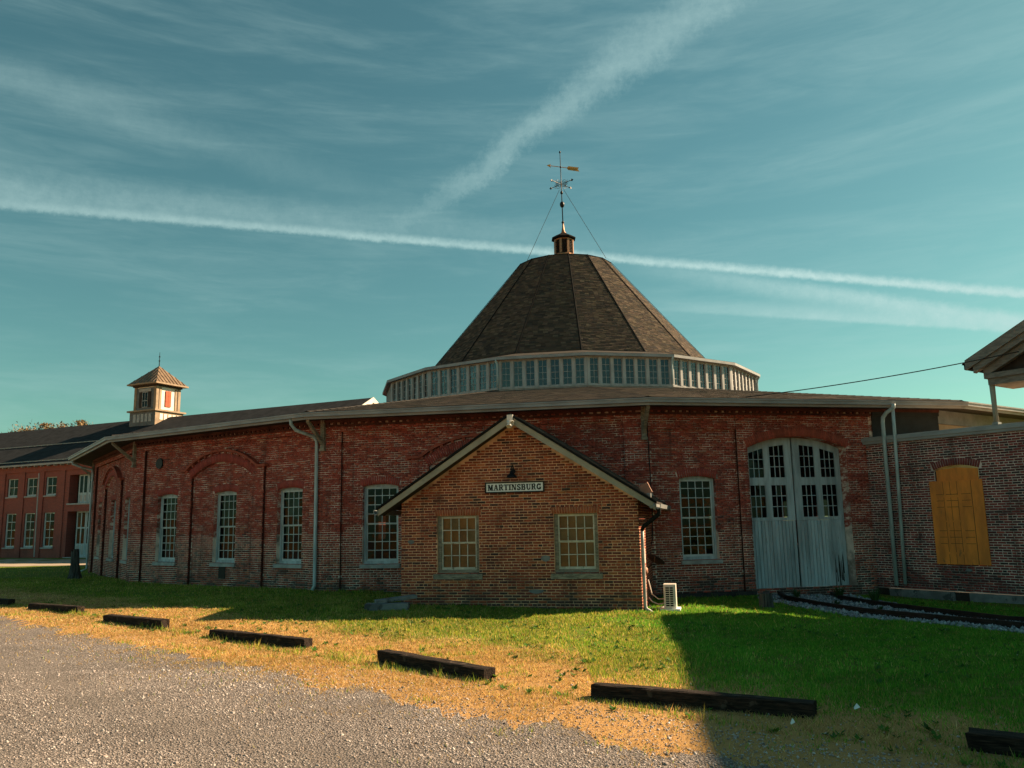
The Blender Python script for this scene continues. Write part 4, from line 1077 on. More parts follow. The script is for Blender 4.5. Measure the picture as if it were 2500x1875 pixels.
# overhead service cable
cb = empty('overhead_cable', (5.46, 25.76, 5.62))
tag(cb, 'black overhead cable running from the roundhouse gutter to the right gable', 'cable')
p0 = Vector((5.46, 25.76, 3.577 + CAM_Z)); p1 = AF @ Vector((4.93, -.55, 6.32)); pts = []
for i in range(25):
    t_ = i / 24; p = p0.lerp(p1, t_); p.z -= .30 * 4 * t_ * (1 - t_) * .5; pts.append(p - Vector(cb.location))
MB().tube(pts, .014, 6).build('wire', 'cable', cb, True)

# ================================================================== TWO-STOREY SHOP far left
KS = 1.219; SYAW = R(-25)
S0 = Vector((-37.92 * KS, 66.29 * KS, -.46))
shop = empty('two_storey_shop', S0, SYAW)
tag(shop, 'long two-storey red brick shop with a dark roof and a square roof cupola', 'building')
k_ = KS
def so_(x0, x1, z0, z1): return Opening(x0 * k_, x1 * k_, z0 * k_, z1 * k_, 0)
up_ = [so_(c - .64, c + .64, 4.83, 6.29) for c in (-10.4, -8.0, -5.6, -3.15, -.82, 1.48)]
lo_ = [so_(c - .63, c + .63, .80, 3.49) for c in (-10.4, -8.0, -5.6, -3.08, -.80, 1.52)]
dr_u = so_(3.62, 6.4, 4.14, 6.35); dr_l = so_(3.62, 6.4, .06, 3.52)
SR = 26.3 * k_; SLFT = -22 * k_
mb = MB()
wall_strips(mb, SLFT, SR, 0, -.6, 3.9 * k_, lo_ + [dr_l], .95); wall_strips(mb, SLFT, SR, 0, 3.9 * k_, 7.25 * k_, up_ + [dr_u], .95)
mb.quad((SR, 0, -.6), (SR, 15 * k_, -.6), (SR, 15 * k_, 7.3 * k_), (SR, 0, 7.3 * k_)); mb.prism([(0, 0), (1, 0), (1, 1)], 0, 0) if False else None
mb.add([(SR, 0, 7.25 * k_), (SR, 15 * k_, 7.25 * k_), (SR, 7.5 * k_, 11.2 * k_)], [(0, 1, 2)])
mb.build('wall', 'far_brick', shop)
for c in (-11.6, -9.2, -6.8, -4.38, -1.95, .38, 2.82):
    mb = MB(); mb.box((c - .32) * k_, (c + .32) * k_, -.10, -.003, -.6, 6.75 * k_); mb.build('pilaster', 'far_brick', shop)
MB().box(SLFT, SR, -.14, -.003, 6.75 * k_, 7.2 * k_).build('frieze', 'far_brick', shop)
for o in up_: sash_window(shop, I4, o.xc, .12, o.z0, o.x1 - o.x0, o.zs - o.z0, 0, 2, 2, casing=.11, bar=.06, sill=(.26, 'sill'))
for o in lo_: sash_window(shop, I4, o.xc, .12, o.z0, o.x1 - o.x0, o.zs - o.z0, 0, 2, 4, casing=.11, bar=.055, sill=(.26, 'sill'))
for o in (dr_u, dr_l):
    MB().box(o.x0, o.x1, .9, 1.0, o.z0, o.zs).build('door_recess', 'interior', shop)
    H = o.zs - o.z0
    for i in range(2):
        a = o.x0 + .75 + i * 1.32; b = a + 1.28
        lf = MB(); yy = .45
        st = .14; zr = o.z0 + H * (.32 if o is dr_u else .26); zt_ = o.zs - .12
        for x in (a, (a + b) / 2 - .07, b - st): lf.box(x, x + st, yy, yy + .06, o.z0, o.zs)
        rails_ = [o.z0, zr, zt_] + ([o.z0 + H * .62] if o is dr_l else [])
        for z in rails_: lf.box(a + st, (a + b) / 2 - .07, yy + .002, yy + .058, z, z + .13); lf.box((a + b) / 2 + .07, b - st, yy + .002, yy + .058, z, z + .13)
        lf.box(a + st, b - st, yy + .03, yy + .05, o.z0, zr)
        d_ = lf.build('door_leaf', 'blue_wood', shop)
        zs_ = sorted(rails_)[1:]
        for z0_, z1_ in zip(zs_, zs_[1:]):
            for xa_, xb_ in ((a + st, (a + b) / 2 - .07), ((a + b) / 2 + .07, b - st)):
                pane(xb_ - xa_, z1_ - z0_ - .13, d_, ((xa_ + xb_) / 2, yy + .02, (z0_ + .13 + z1_) / 2))
        for xa_, xb_ in ((a + st + .05, (a + b) / 2 - .12), ((a + b) / 2 + .12, b - st - .05)):
            MB().box(xa_, xb_, yy + .012, yy + .028, o.z0 + .22, zr - .1).build('panel', 'cream_wood', d_)
    MB().box(o.x0 - .1, o.x1, -.12, .2, o.z0 - .14, o.z0 - .003).build('door_sill', 'sill', shop)
MB().tube([(.08 * k_, -.12, 6.62 * k_), (.10 * k_, -.10, 6.4 * k_), (.22 * k_, -.10, .1)], .07, 8).build('downspout', 'cream_wood', shop)
# roof of the shop
SE, SRZ, SWD = 7.33 * k_, 11.55 * k_, 7.5 * k_
mb = MB()
mb.hexa([(SLFT, -.55, SE - .12), (SR + .5, -.55, SE - .12), (SR + .5, SWD, SRZ - .12), (SLFT, SWD, SRZ - .12), (SLFT, -.55, SE), (SR + .5, -.55, SE), (SR + .5, SWD, SRZ), (SLFT, SWD, SRZ)])
mb.hexa([(SLFT, SWD, SRZ - .12), (SR + .5, SWD, SRZ - .12), (SR + .5, 2 * SWD + .5, SE - .12), (SLFT, 2 * SWD + .5, SE - .12), (SLFT, SWD, SRZ), (SR + .5, SWD, SRZ), (SR + .5, 2 * SWD + .5, SE), (SLFT, 2 * SWD + .5, SE)])
mb.build('roof', 'dark_roof', shop)
for f_, xa in ((.47, SLFT), (.06, SLFT)):
    yy = -.55 + (SWD + .55) * f_; zz = SE + (SRZ - SE) * f_
    sn = MB(); sn.box(xa, 4.2 * k_, yy - .03, yy + .03, zz + .03, zz + .10)
    x = xa
    while x < 4.2 * k_: sn.box(x, x + .05, yy - .05, yy + .20, zz + .0, zz + .09); x += 1.0
    sn.build('snow_rail', 'galv', shop)
MB().box(SLFT, SR + .5, -.66, -.552, SE - .14, SE + .03).build('gutter', 'eave', shop)
mb = MB(); x = SLFT
while x < SR: mb.box(x, x + .09, -.50, -.02, SE - .26, SE - .135); x += .95
mb.build('rafter_tail', 'cream_wood', shop, kind='stuff')
for a, b in ((-.55, SWD), (2 * SWD + .5, SWD)):
    mb = MB(); za, zb_ = SE, SRZ
    mb.hexa([(SR + .49, a, za - .48), (SR + .60, a, za - .48), (SR + .60, b, zb_ - .48), (SR + .49, b, zb_ - .48), (SR + .49, a, za + .03), (SR + .60, a, za + .03), (SR + .60, b, zb_ + .03), (SR + .49, b, zb_ + .03)])
    mb.build('rake_board', 'cup_white', shop)
# cupola on the ridge
CX, CY = 4.17 * k_, SWD
cu_base = MB(); b_ = 1.84; zb0 = 9.7 * k_; zc = 12.10 * k_
cu_base.box(CX - b_, CX + b_, CY - b_, CY + b_, zb0, zc - .18)
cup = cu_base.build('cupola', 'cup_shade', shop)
MB().box(CX + b_ + .002, CX + b_ + .03, CY - b_, CY + b_, zb0, zc - .19).build('lit_panel', 'cup_tan', cup)  # sunny side set in a lighter colour than the front
MB().box(CX - b_ - .22, CX + b_ + .22, CY - b_ - .22, CY + b_ + .22, zc - .17, zc).build('base_cornice', 'cup_tan', cup)
for i in range(5):
    x = CX - b_ + .55 + i * .56; MB().box(x, x + .38, CY - b_ - .03, CY - b_ - .002, zc - 1.25, zc - .42).build('base_panel', 'sill', cup)
    y = CY - b_ + .55 + i * .56; MB().box(CX + b_ + .032, CX + b_ + .06, y, y + .40, zc - 1.05, zc - .42).build('base_panel', 'cup_white', cup)
bh = 1.52; zt_ = 14.42 * k_
MB().box(CX - bh, CX + bh, CY - bh, CY + bh, zc + .001, zt_ - .35).build('cupola_body', 'cup_white', cup)
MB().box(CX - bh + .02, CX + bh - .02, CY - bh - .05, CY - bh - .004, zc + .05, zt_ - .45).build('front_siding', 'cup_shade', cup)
for sx in (-1, 1):
    for sy in (-1, 1):
        mb = MB()
        mb.box(CX + sx * bh - .24, CX + sx * bh + .09, CY + sy * bh - .09 if sy < 0 else CY + sy * bh - .24, CY + sy * bh + .24 if sy < 0 else CY + sy * bh + .09, zc + .002, zt_ - .36) if sx > 0 else mb.box(CX + sx * bh - .09, CX + sx * bh + .24, CY + sy * bh - .09 if sy < 0 else CY + sy * bh - .24, CY + sy * bh + .24 if sy < 0 else CY + sy * bh + .09, zc + .002, zt_ - .36)
        mb.build('corner_board', 'cup_tan', cup)
for yy in (CY - bh + .36, CY + bh - .62): MB().box(CX + bh + .004, CX + bh + .07, yy, yy + .26, zc + .01, zt_ - .42).build('pilaster', 'cup_tan', cup)
MB().box(CX - bh - .2, CX + bh + .2, CY - bh - .2, CY + bh + .2, zt_ - .34, zt_ - .02).build('frieze', 'dark_wood', cup)
sh = MB()
for a, b in ((-.36, -.012), (.012, .36)): sh.box(CX + bh + .03, CX + bh + .09, CY + a, CY + b, zc + .42, zt_ - .75)
for z in (.33, .66): sh.box(CX + bh + .09, CX + bh + .10, CY - .36, CY + .36, zc + .4 + 1.75 * z, zc + .43 + 1.75 * z)
sh.build('shutter', 'red_wood', cup)
mb = MB(); mb.box(CX - .36, CX + .36, CY - bh - .075, CY - bh - .052, zc + .35, zt_ - .95); mb.build('pane', 'glass', cup)
mb = MB()
for x in (-.40, -.02, .36): mb.box(CX + x, CX + x + .05, CY - bh - .11, CY - bh - .077, zc + .30, zt_ - .90)
for z in (zc + .30, zc + .98, zt_ - .95): mb.box(CX - .349, CX + .359, CY - bh - .105, CY - bh - .08, z, z + .06)
mb.build('window_frame', 'sill', cup)
for sx in (-1, 1): MB().box(CX + sx * .62 - .2, CX + sx * .62 + .2, CY - bh - .12, CY - bh - .055, zc + .3, zt_ - .9).build('shutter', 'dark_wood', cup)
MB().box(CX - .85, CX + .85, CY - bh - .12, CY - bh - .055, zt_ - .85, zt_ - .55).build('window_head', 'sill', cup)
q = 2.10; za = 16.18 * k_
rf = MB(); rf.add([(CX - q, CY - q, zt_), (CX + q, CY - q, zt_), (CX + q, CY + q, zt_), (CX - q, CY + q, zt_), (CX, CY, za)], [(0, 1, 4), (1, 2, 4), (2, 3, 4), (3, 0, 4), (3, 2, 1, 0)]); rf.build('cupola_roof', 'tin_roof', cup)
rf = MB(); rf.box(CX - q - .06, CX + q + .06, CY - q - .06, CY + q + .06, zt_ - .15, zt_ - .003); rf.build('cupola_eave', 'cup_tan', cup)
sm = MB(); up = Vector((CX, CY, za))
for i in range(1, 9):
    y = CY - q + 2 * q * i / 9; tt = 1 - abs(2 * i / 9 - 1); bpt = Vector((CX + q, y, zt_)); tpt = Vector((CX + q * (1 - tt), y, zt_ + (za - zt_) * tt)); sm.tube([bpt + Vector((0, 0, .05)), tpt + Vector((0, 0, .03))], .032, 5)
    x = CX - q + 2 * q * i / 9; bpt = Vector((x, CY - q, zt_)); tpt = Vector((x, CY - q * (1 - tt), zt_ + (za - zt_) * tt)); sm.tube([bpt + Vector((0, 0, .04)), tpt + Vector((0, 0, .02))], .02, 5)
sm.build('roof_seam', 'tin_roof', cup)
MB().tube([(CX, CY, za - .1), (CX, CY, za + 1.5)], [.05, .02], 6).build('finial', 'black_iron', cup)
for z in (.55, 1.0): MB().lathe([(.001, za + z - .09), (.08, za + z - .04), (.09, za + z), (.08, za + z + .04), (.001, za + z + .09)], 8, c=(CX, CY, 0)).build('finial_ball', 'black_iron', cup)

# ================================================================== TREES beyond the shop
def tree(x, y, h, cr, lab):
    z0 = gzf(x, y); tr_ = empty('tree', (x, y, z0)); tag(tr_, lab, 'tree', 'trees beyond the far shop roof')
    rr = random.Random(int(abs(x * 10))); mb = MB(); mb.tube([(0, 0, -.2), (.1, 0, h * .35), (0, .1, h * .7), (0, 0, h * .97)], [.32, .24, .13, .03], 8)
    tips = []
    for i in range(26):
        a = rr.uniform(0, 2 * PI); zz = h * rr.uniform(.35, .9); L = cr * rr.uniform(.5, 1.0) * (1.15 - abs(zz / h - .62)); e = Vector((math.cos(a) * L, math.sin(a) * L, zz + L * .55))
        e.z = min(e.z, h); mb.tube([(0, 0, zz), tuple(Vector((0, 0, zz)).lerp(e, .5) + Vector((0, 0, .15))), tuple(e)], [.08, .05, .015], 5); tips.append(e); tips.append(Vector((0, 0, zz)).lerp(e, .65))
    tips.append(Vector((0, 0, h)))
    mb.build('trunk', 'bark', tr_)
    n = 16000; c = np.array([tuple(t) for t in tips])[rng.integers(0, len(tips), n)] + rng.normal(0, cr * .13, (n, 3))
    c[:, 2] = np.minimum(c[:, 2], h + .2)
    d1 = rng.normal(0, .17, (n, 3)); d2 = rng.normal(0, .17, (n, 3))
    V = np.stack([c, c + d1, c + d2], 1).reshape(-1, 3); F = np.arange(3 * n).reshape(-1, 3)
    base = np.array([(.20, .13, .06), (.25, .15, .065), (.15, .12, .05), (.17, .10, .05)])[rng.integers(0, 4, n)]
    o = bpy.data.objects.new('crown', np_mesh('crown', V, F, M['leaf'], base)); link(o, tr_)
for x, y, h, cr, lab in ((-68.2, 120, 17.3, 4.4, 'tallest brown budding tree showing above the far shop roof'), (-71.6, 121, 16.3, 2.8, 'small brown budding tree left of the tallest one above the far shop roof'),
                         (-62.6, 119, 17.4, 3.2, 'brown budding tree just left of the roof cupola'), (-76.5, 123, 16.2, 3.0, 'faint low tree top at the far end of the shop roof')):
    tree(x, y, h + .4, cr, lab)

# ================================================================== OBJECTS ON THE GROUND
def sleeper(p, q, lab, hgt=.172, wd_=.20):
    a, b = Vector((*p, 0)), Vector((*q, 0)); mid = (a + b) / 2; L = (b - a).length
    yaw = math.atan2(b.y - a.y, b.x - a.x)
    bm = bmesh.new(); N = 14; rr = random.Random(int(L * 1000 + mid.x * 7))
    rows = []
    for i in range(N + 1):
        x = -L / 2 + L * i / N; rows.append([bm.verts.new((x + (rr.uniform(-.02, .02) if i in (0, N) else 0), yy + rr.uniform(-.004, .004), zz + rr.uniform(-.005, .003))) for yy, zz in ((0, -.08), (0, hgt * .93), (.02, hgt), (wd_ * .6, hgt * .985), (wd_, hgt * .97), (wd_, -.08))])
    for i in range(N):
        for j in range(6): bm.faces.new((rows[i][j], rows[i + 1][j], rows[i + 1][(j + 1) % 6], rows[i][(j + 1) % 6]))
    bm.faces.new(rows[0][::-1]); bm.faces.new(rows[-1]); bmesh.ops.recalc_face_normals(bm, faces=bm.faces)
    me = bpy.data.meshes.new('railroad_tie'); bm.to_mesh(me); bm.free(); me.materials.append(M['tie'])
    o = bpy.data.objects.new('railroad_tie', me); link(o); o.location = (mid.x, mid.y, gzf(mid.x, mid.y) + .0)
    o.rotation_euler = (rr.uniform(-.03, .03), rr.uniform(-.012, .012), yaw); tag(o, lab, 'railroad tie', 'old railroad ties edging the gravel')
T = [((-15.9, 24.4), (-13.9, 23.25), 'dark railroad tie cut off by the photo edge, farthest along the gravel'),
     ((-12.48, 21.75), (-10.61, 20.57), 'dark railroad tie farthest from the camera that is seen whole'),
     ((-9.14, 18.86), (-7.31, 17.55), 'dark railroad tie just before the house shadow tip, second whole one from far end'),
     ((-5.87, 16.34), (-3.70, 14.87), 'dark railroad tie in the dry grass, third whole one from the far end'),
     ((-2.16, 13.27), (-.45, 11.51), 'dark railroad tie fully in sun straight in front of the small brick house'),
     ((.88, 10.37), (3.07, 9.06), 'long dark railroad tie lying half in sun and half in shadow'),
     ((4.05, 7.91), (5.9, 6.6), 'dark railroad tie wholly in shade, cut off by the photo edge nearest the camera')]
for a, b, lab in T: sleeper(a, b, lab)

# outdoor unit
ac = empty('outdoor_unit', (3.84, 21.25, -.21), R(-14))
tag(ac, 'small white air conditioner outdoor unit on a pad beside the small brick house', 'air conditioner')
MB().box(-.15, .15, -.01, .36, .105, .69).build('casing', 'white_metal', ac)
MB().box(-.105, .085, -.022, -.0105, .15, .63).build('grille_back', 'black_iron', ac)
gm = MB()
for i in range(10): z = .15 + i * .0533; gm.box(-.11, .09, -.035, -.023, z - .007, z + .007)
for x in (-.115, -.010, .085): gm.box(x, x + .014, -.034, -.022, .145, .64)
gm.build('grille', 'white_metal', ac)
MB().box(-.25, .24, -.10, .50, -.06, .10).build('pad', 'sign_white', ac)
for i, (z0, z1) in enumerate(((.55, .32), (.36, .22), (.18, .16))):
    MB().tube([(-.15, .2, z1), (-.30, .15, z1 - .03 * i), (-.45, .1, z0 - .10), (-.53, .12, z0 + (.25 if i == 0 else 0))], .014, 6).build('hose', 'white_metal', ac, True)
# dish and cable behind it
ds = empty('satellite_dish', HF @ Vector((.12, 1.0, 1.02)), HYAW)
tag(ds, 'dark satellite dish on a bracket in the corner behind the downspout', 'satellite dish')
MB(Matrix.Translation((.16, -.12, 0)) @ Matrix.Rotation(R(-25), 4, 'X') @ Matrix.Rotation(R(24), 4, 'Y')).lathe([(.001, .0), (.10, .012), (.18, .04), (.25, .08), (.245, .09), (.17, .05), (.08, .022), (.001, .012)], 22).build('dish', 'dish', ds, True)
MB().tube([(-.40, 0, -.25), (-.1, 0, -.25), (.08, -.05, -.05)], .022, 6).build('arm', 'black_iron', ds)
MB().tube([(.16, -.12, .0), (.2, -.35, .15)], .012, 6).build('feed_arm', 'black_iron', ds)
hc = empty('hanging_cable', fframe(3) @ Vector((-4.98, -.12, 5.2)) + RC); tag(hc, 'thin black cable hanging down the corner of the roundhouse wall', 'cable')
MB().tube([(0, 0, 0), (.02, -.02, -1.5), (.04, -.03, -2.8), (.0, -.04, -3.7), (-.12, -.2, -3.95), (-.35, -.6, -4.05)], .016, 6).build('wire', 'cable', hc, True)

# broken slabs by the left corner
s1 = MB().box(0, 1.05, -.02, .42, -.10, .15).build('concrete_slab', 'concrete'); s1.location = (-3.66, 20.55, gzf(-3.66, 20.5) + .0); s1.rotation_euler = (0, 0, R(2))
tag(s1, 'low pale concrete slab lying in the grass at the left corner of the small house', 'slab')
s2 = MB().box(0, 1.0, -.04, .34, 0, .07).build('wooden_plank', 'concrete'); s2.location = (-3.40, 20.78, gzf(-3.4, 20.7) + .155); s2.rotation_euler = (0, R(-5), R(19))
tag(s2, 'grey plank resting slantwise on the concrete slab by the small house', 'plank')

def stump(name, loc, h, r, lab, flare=1.5, hollow=False):
    bm_ = MB(); rr = random.Random(int(h * 100)); seg = 22; prof = [(-.15, flare * 1.15), (0, flare), (h * .2, 1 + (flare - 1) * .4), (h * .5, 1.02), (h * .85, .96), (h, .92)]
    ph = [rr.uniform(-.12, .16) for _ in range(seg)]; vs = []
    for z, k in prof:
        for i in range(seg):
            a = 2 * PI * i / seg; q = r * k * (1 + ph[i] * (1.2 if k > 1.05 else .7)); zz = z + (rr.uniform(-.18, .02) * h if (hollow and z == h and 5 < i < 16) else (rr.uniform(-.015, .015) if z == h else 0))
            vs.append((q * math.cos(a), q * math.sin(a), zz))
    n = len(prof); fs = [(i * seg + k, i * seg + (k + 1) % seg, (i + 1) * seg + (k + 1) % seg, (i + 1) * seg + k) for i in range(n - 1) for k in range(seg)]
    b = len(vs); vs.append((0, 0, h * (.6 if hollow else .97))); fs += [((n - 1) * seg + k, (n - 1) * seg + (k + 1) % seg, b) for k in range(seg)]
    bm_.add(vs, fs); o = bm_.build(name, 'bark'); o.location = (loc[0], loc[1], gzf(*loc)); o.rotation_euler = (0, R(-2), .7); tag(o, lab, 'stump'); return o
stump('tree_stump', (-18.15, 34.8), 1.22, .155, 'tall grey weathered tree stump with flaring roots before the far shop doors', 1.75, True)
stump('wood_stump', (6.42, 21.9), .36, .165, 'short dark wooden stump in the grass left of the rail track', 1.08)

# railway track into the door
def track_pts(off):
    c = [Vector(p) for p in ((8.62, 25.4, 0), (8.35, 24.0, 0), (8.62, 22.4, 0), (9.05, 20.6, 0), (9.75, 18.0, 0), (10.6, 15.3, 0), (11.6, 12.6, 0), (12.8, 10, 0))]
    out = []
    for i, p in enumerate(c):
        d = (c[min(i + 1, len(c) - 1)] - c[max(i - 1, 0)]).normalized(); n = Vector((-d.y, d.x, 0)); q = p + n * off; q.z = gzf(q.x, q.y); out.append(q)
    # smooth
    res = []
    for i in range(len(out) - 1):
        for t_ in range(4): res.append(out[i].lerp(out[i + 1], t_ / 4))
    res.append(out[-1]); return res
trk = empty('railway_track', (8.62, 25.4, -.2)); tag(trk, 'pair of dark rusted rails curving through pale ballast to the double door', 'railway track')
tl = Vector(trk.location)
for off in (-.75, .75):
    pts = track_pts(off + .0); mb = MB()
    for (w0, z0, z1) in ((.036, .07, .15), (.07, -.02, .069)):
        L_, R_ = [], []
        for i, p in enumerate(pts):
            d = (pts[min(i + 1, len(pts) - 1)] - pts[max(i - 1, 0)]).normalized(); n = Vector((-d.y, d.x, 0)) * w0; L_.append(p - n - tl); R_.append(p + n - tl)
        for i in range(len(pts) - 1):
            mb.hexa([L_[i] + Vector((0, 0, z0)), R_[i] + Vector((0, 0, z0)), R_[i + 1] + Vector((0, 0, z0)), L_[i + 1] + Vector((0, 0, z0)), L_[i] + Vector((0, 0, z1)), R_[i] + Vector((0, 0, z1)), R_[i + 1] + Vector((0, 0, z1)), L_[i + 1] + Vector((0, 0, z1))])
    mb.build('rail', 'rail', trk)

# ================================================================== GROUND, ROAD, GRASS, STONES
def ground_mat(name, kind):
    m, t, p = base_mat(name); P = pos(t)
    sp = t.new('ShaderNodeSeparateXYZ'); t.l.new(P, sp.inputs[0])
    if kind == 'gravel':
        v = t.new('ShaderNodeTexVoronoi'); t.l.new(P, v.inputs['Vector']); v.inputs['Scale'].default_value = 38; v.inputs['Randomness'].default_value = 1
        v2 = t.new('ShaderNodeTexVoronoi'); t.l.new(P, v2.inputs['Vector']); v2.inputs['Scale'].default_value = 90
        sc = t.new('ShaderNodeSeparateColor'); t.l.new(v.outputs['Color'], sc.inputs[0])
        col = t.mix(sc.outputs[0], (.15, .125, .115), (.44, .385, .36))
        col = t.mix(t.ss(v.outputs['Distance'], .25, .62), col, (.10, .08, .07))
        big = t.noise(t.scale(P, (.55, 1.5, 1)), .6, 5, .62)
        col = t.mix(t.m('MULTIPLY', t.ss(big, .42, .62), .45), col, (.075, .062, .055))
        col = t.mix(t.m('MULTIPLY', t.ss(t.noise(P, 2.2, 5, .65), .5, .7), .45), col, (.20, .165, .14))
        sl = t.m('DIVIDE', t.m('SUBTRACT', t.m('ADD', sp.outputs[1], t.m('MULTIPLY', sp.outputs[0], .9)), 9.35), 1.345)
        sl = t.m('ADD', sl, t.m('MULTIPLY', t.m('SUBTRACT', t.noise(P, .8, 3, .5), .5), .9))
        for c_, w_ in ((-2.3, .5), (-4.1, .55)):
            rb = t.ss(t.m('ABSOLUTE', t.m('SUBTRACT', sl, c_)), w_, .05)
            col = t.mix(t.m('MULTIPLY', rb, t.m('MULTIPLY', t.noise(P, 1.7, 4, .6), .75)), col, (.15, .125, .11))
        t.l.new(col, p.inputs['Base Color']); p.inputs['Roughness'].default_value = .95
        h = t.m('SUBTRACT', t.m('ADD', t.m('MULTIPLY', t.noise(P, 14, 4, .6), .6), t.m('MULTIPLY', v2.outputs['Distance'], -.2)), t.m('MULTIPLY', v.outputs['Distance'], .6))
        bump(t, p, h, .035, 1.0)
    elif kind == 'road':
        col = t.mix(t.noise(P, .6, 5, .6), (.36, .28, .20), (.27, .21, .16)); t.l.new(col, p.inputs['Base Color']); p.inputs['Roughness'].default_value = .95
    else:
        s_ = t.m('DIVIDE', t.m('SUBTRACT', t.m('ADD', sp.outputs[1], t.m('MULTIPLY', sp.outputs[0], .9)), 9.35), 1.345)
        s_ = t.m('ADD', s_, t.m('MULTIPLY', t.m('SUBTRACT', t.noise(P, .55, 5, .65), .5), 2.6))
        green = t.ss(s_, 2.6, 4.4)
        dry = t.mix(t.noise(P, 9, 5, .65), (.50, .29, .11), (.30, .17, .07))
        grn = t.mix(t.noise(P, 6, 5, .65), (.09, .13, .018), (.15, .16, .03))
        col = t.mix(green, dry, grn)
        col = t.mix(t.m('MULTIPLY', t.ss(t.noise(P, 1.6, 5, .6), .62, .72), .6), col, (.11, .08, .055))
        t.l.new(col, p.inputs['Base Color']); p.inputs['Roughness'].default_value = 1; p.inputs['Specular IOR Level'].default_value = .1
        bump(t, p, t.noise(P, 30, 4, .65), .03, .8)
    return m
def axis(lo, hi, st, far):
    a = list(np.arange(lo, hi + .01, st)); g = st * 2; x = a[-1]
    while x < far: x += g; a.append(x); g *= 1.5
    g = st * 2; x = a[0]
    while x > -far: x -= g; a.insert(0, x); g *= 1.5
    return np.array(a)
def sheet(name, xs, ys, mat, dz=0.0):
    X, Y = np.meshgrid(xs, ys); Z = gz(X, Y) + dz; nx = len(xs)
    V = np.stack([X, Y, Z], -1).reshape(-1, 3); i = np.arange(len(ys) - 1)[:, None] * nx + np.arange(nx - 1)[None]
    F = np.stack([i, i + 1, i + nx + 1, i + nx], -1).reshape(-1, 4)
    me = np_mesh(name, V, F, mat); me.polygons.foreach_set('use_smooth', [True] * len(me.polygons))
    o = bpy.data.objects.new(name, me); link(o); tag(o, kind='structure'); return o
sheet('ground', axis(-48, 32, .5, 4000), axis(-10, 90, .5, 4000), ground_mat('grassy soil', 'grass'))
# gravel lot with a ragged edge
def ragged(name, pts_edge, far_dir, mat, dz, n=16, amp=.25):
    pass
gm_ = ground_mat('crushed stone', 'gravel')
N = 900; xs = np.linspace(-60, 9, N)
edge = 9.35 - .9 * xs
nz = np.convolve(rng.normal(0, 1, N + 20), np.ones(7) / 7, 'same')[10:N + 10] * .55 + np.convolve(rng.normal(0, 1, N + 60), np.ones(41) / 41, 'same')[30:N + 30] * 1.2
ed = edge + nz * .8 + rng.normal(0, .16, N)
rows = 60; V = []; 
for j in range(rows + 1):
    t_ = (j / rows) ** 2.0; yy = ed - t_ * (ed + 25); V.append(np.stack([xs, yy, gz(xs, yy) + .005], 1))
V = np.concatenate(V); i = np.arange(rows)[:, None] * N + np.arange(N - 1)[None]
F = np.stack([i + N, i + N + 1, i + 1, i], -1).reshape(-1, 4)
o = bpy.data.objects.new('gravel_road', np_mesh('gravel_road', V, F, gm_)); link(o); tag(o, kind='structure')
# pale drive before the far shop
SF = frame(S0, SYAW); q = []
for yy in (-14.5, -2.2):
    for xx in np.linspace(-60, 30, 60): p = SF @ Vector((xx, yy + .4 * math.sin(xx * .6), 0)); q.append((p.x, p.y, gzf(p.x, p.y) + .012))
o = bpy.data.objects.new('far_drive', np_mesh('far_drive', q, [(i, i + 1, 61 + i, 60 + i) for i in range(59)], ground_mat('pale drive', 'road'))); link(o); tag(o, kind='structure')
# ballast bed
bs = []
cl = track_pts(0)
for i, p in enumerate(cl):
    d = (cl[min(i + 1, len(cl) - 1)] - cl[max(i - 1, 0)]).normalized(); n = Vector((-d.y, d.x, 0)); wdh = 1.35 if i > 3 else 1.2
    for s in (-1, 1): q_ = p + n * s * wdh; bs.append((q_.x, q_.y, gzf(q_.x, q_.y) + .02))
o = bpy.data.objects.new('ballast_bed', np_mesh('ballast_bed', bs, [(2 * i, 2 * i + 1, 2 * i + 3, 2 * i + 2) for i in range(len(cl) - 1)], plain('dark ballast soil', (.06, .055, .05), .95, .5, 6))); link(o); tag(o, kind='structure')

OCT = np.array([(1, 0, 0), (0, 1, 0), (-1, 0, 0), (0, -1, 0), (0, 0, 1), (0, 0, -1)], float)
OF = np.array([(0, 1, 4), (1, 2, 4), (2, 3, 4), (3, 0, 4), (1, 0, 5), (2, 1, 5), (3, 2, 5), (0, 3, 5)])
def stones(name, P, size, cols, flat=.6):
    n = len(P); a = rng.uniform(0, 2 * PI, n); ca, sa = np.cos(a), np.sin(a)
    U = OCT[None] * (1 + rng.uniform(-.35, .35, (n, 6, 1))) + rng.uniform(-.28, .28, (n, 6, 3))
    U *= size[:, None, None] * np.stack([rng.uniform(.8, 1.3, n), rng.uniform(.6, 1.0, n), rng.uniform(.45, .9, n) * flat / .6], 1)[:, None, :]
    X = U[..., 0] * ca[:, None] - U[..., 1] * sa[:, None]; Y = U[..., 0] * sa[:, None] + U[..., 1] * ca[:, None]
    V = np.stack([X + P[:, 0:1], Y + P[:, 1:2], U[..., 2] + P[:, 2:3]], -1).reshape(-1, 3)
    F = (np.arange(n)[:, None, None] * 6 + OF[None]).reshape(-1, 3)
    o = bpy.data.objects.new(name, np_mesh(name, V, F, M['stone'], np.repeat(cols, 8, 0))); link(o); tag(o, kind='stuff'); return o
